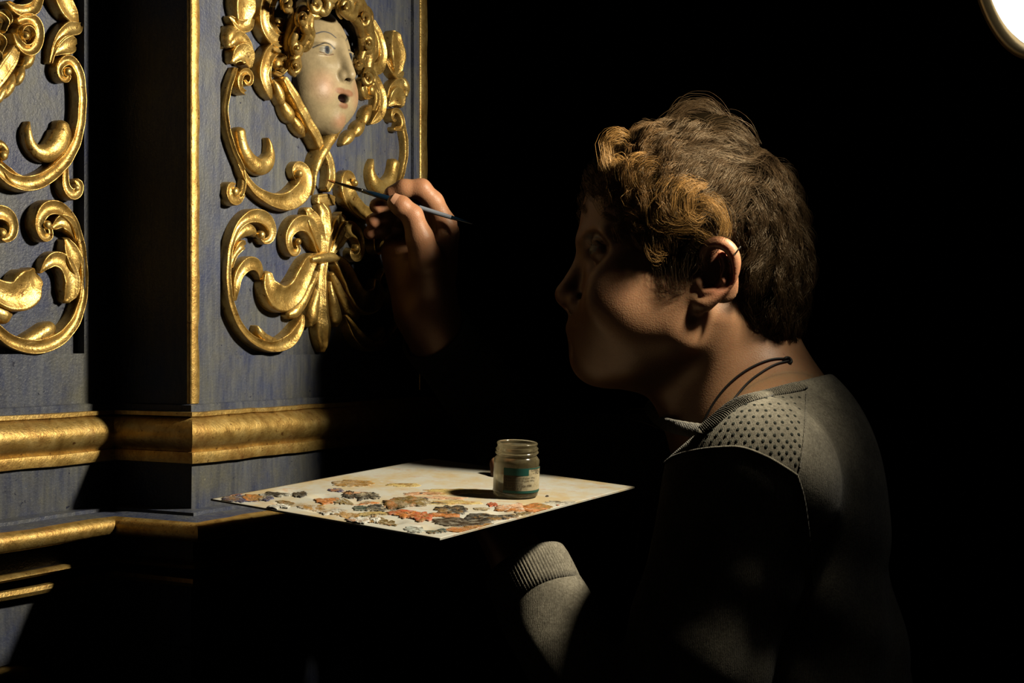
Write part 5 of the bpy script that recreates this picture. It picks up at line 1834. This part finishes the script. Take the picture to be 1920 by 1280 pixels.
# seams lie on the cloth
def seam(pxs, r, name='seam', n=60, mat=None):
    c = catmull(np.array(pxs, float), n)[:, :2]
    w = on_surface(f_sweater, c)
    nr_ = sdf_normal(f_sweater, w)
    w = w + nr_ * (r * .35)
    v, f = tube_vf(w, r, 6)
    return pchild(name, v, f, mat or M_knit, sweater, fast=False)
seam([(1512, 738), (1510, 780), (1506, 830), (1498, 878)], .0009)
seam([(1236, 880), (1262, 858), (1300, 846), (1345, 840), (1390, 840), (1435, 856), (1470, 876), (1494, 892)], .0016)
seam([(1494, 892), (1505, 930), (1512, 975), (1518, 1030), (1524, 1100)], .0014)
seam([(1236, 880), (1222, 910), (1208, 950), (1198, 1000), (1192, 1050)], .0016)
# knitted dots of the yoke
M_dot = mat_plain('dark_green_yarn', (0.030, 0.034, 0.022), 0.9)
dv, df_ = [], []
YK = np.array([(1300, 838), (1345, 786), (1395, 752), (1440, 742), (1502, 742), (1505, 800), (1498, 872), (1470, 868), (1430, 848), (1390, 834), (1340, 836)], float)
pts_ = []
for r_i in range(14):
    for c_i in range(18):
        x = 1290 + c_i * 15.5 + (r_i % 2) * 7.5 + rngh.normal() * .8
        y = 735 + r_i * 11.5 + (x - 1400) * -.02 + rngh.normal() * .8
        pts_.append((x, y))
pts_ = np.array(pts_)
pts_ = pts_[in_poly(pts_[:, 0], pts_[:, 1], YK)]
w = on_surface(f_sweater, pts_); nr_ = sdf_normal(f_sweater, w)
for q, n_ in zip(w, nr_):
    e1 = np.cross(n_, [0, 0, 1.0]); e1 /= np.linalg.norm(e1); e2 = np.cross(n_, e1)
    b0 = len(dv)
    R0 = .0013
    for k in range(8):
        a = 2 * PI * k / 8
        dv.append(q + e1 * R0 * math.cos(a) + e2 * R0 * 1.2 * math.sin(a) + n_ * .0002)
    dv.append(q + n_ * .0009)
    for k in range(8):
        df_.append((b0 + k, b0 + (k + 1) % 8, b0 + 8))
tag(pchild('yoke_dots', dv, df_, M_dot, sweater, fast=False), 'dark green dots knitted into the shoulder yoke', kind='stuff')

# ------------------------------------------------------------------ trousers, shoes, necklace, earring
tv, tf = surface_nets(lambda p: smax(smin(f_legs(p) - .012, s_ell(p, P(1500, 1420, 1.35), (.100, .162, .13)), .03), -(p[:, 2] - np.float32(FLOOR + .07)), .004), (.06, .98, FLOOR + .05), (.46, 1.58, -.28), 0.008)
pchild('trousers', tv, tf, M_trouser)
shv, shf = surface_nets(lambda p: smax(f_feet(p) - .010, -(p[:, 2] - np.float32(FLOOR + .001)), .003), (.0, .98, FLOOR - .02), (.46, 1.56, FLOOR + .13), 0.006)
pchild('shoes', shv, shf, M_black)
neck_o = []
for pxs in ([(1478, 674), (1452, 674), (1425, 682), (1395, 698), (1366, 722), (1342, 752), (1324, 785), (1308, 825)],
            [(1478, 678), (1455, 684), (1430, 698), (1402, 720), (1374, 755), (1350, 795), (1335, 830)]):
    c = catmull(np.array(pxs, float), 60)[:, :2]
    w = on_surface(f_headneck, c)
    w = w[np.abs(f_headneck(w.astype(np.float32))) < .002]
    nr_ = sdf_normal(f_headneck, w)
    w = w + nr_ * .0011
    for _ in range(3):
        w[1:-1] = (w[:-2] + w[2:] + 2 * w[1:-1]) / 4
    far = to_head(w[::-1]).astype(float); far[:, 1] = 2 * DH - far[:, 1]; far = to_world(far)
    mid = (w[-1] + far[0]) / 2 + np.array([.030, 0, -.012])
    loop = np.vstack([w, catmull(np.vstack([w[-2:], mid[None], far[:2]]), 12)[3:-3], far])
    v, f = tube_vf(loop, .0011, 8)
    neck_o.append(pchild('necklace_cord', v, f, M_black, None if not neck_o else neck_o[0], fast=False))
tag(neck_o[0], 'thin black double cord necklace')
kn = on_surface(f_headneck, np.array([(1476, 676.0)]))[0]
ks = np.array([kn + .0035 * np.array([math.cos(t), -.3 + math.sin(2 * t) * .5, math.sin(t) * .8]) for t in np.linspace(0, 9, 40)])
v, f = tube_vf(ks, .0014, 8)
pchild('knot', v, f, M_black, neck_o[0], fast=False)
M_steel = mat_plain('steel', (0.55, 0.52, 0.47), 0.3, 1.0)
v, f = tube_vf([to_world(H3(1352, 491, -.086)), to_world(H3(1361, 478, -.093)), to_world(H3(1372, 462, -.097))], [.0008, .0009, .0006], 8)
pchild('ear_bar', v, f, M_steel, None, fast=False)
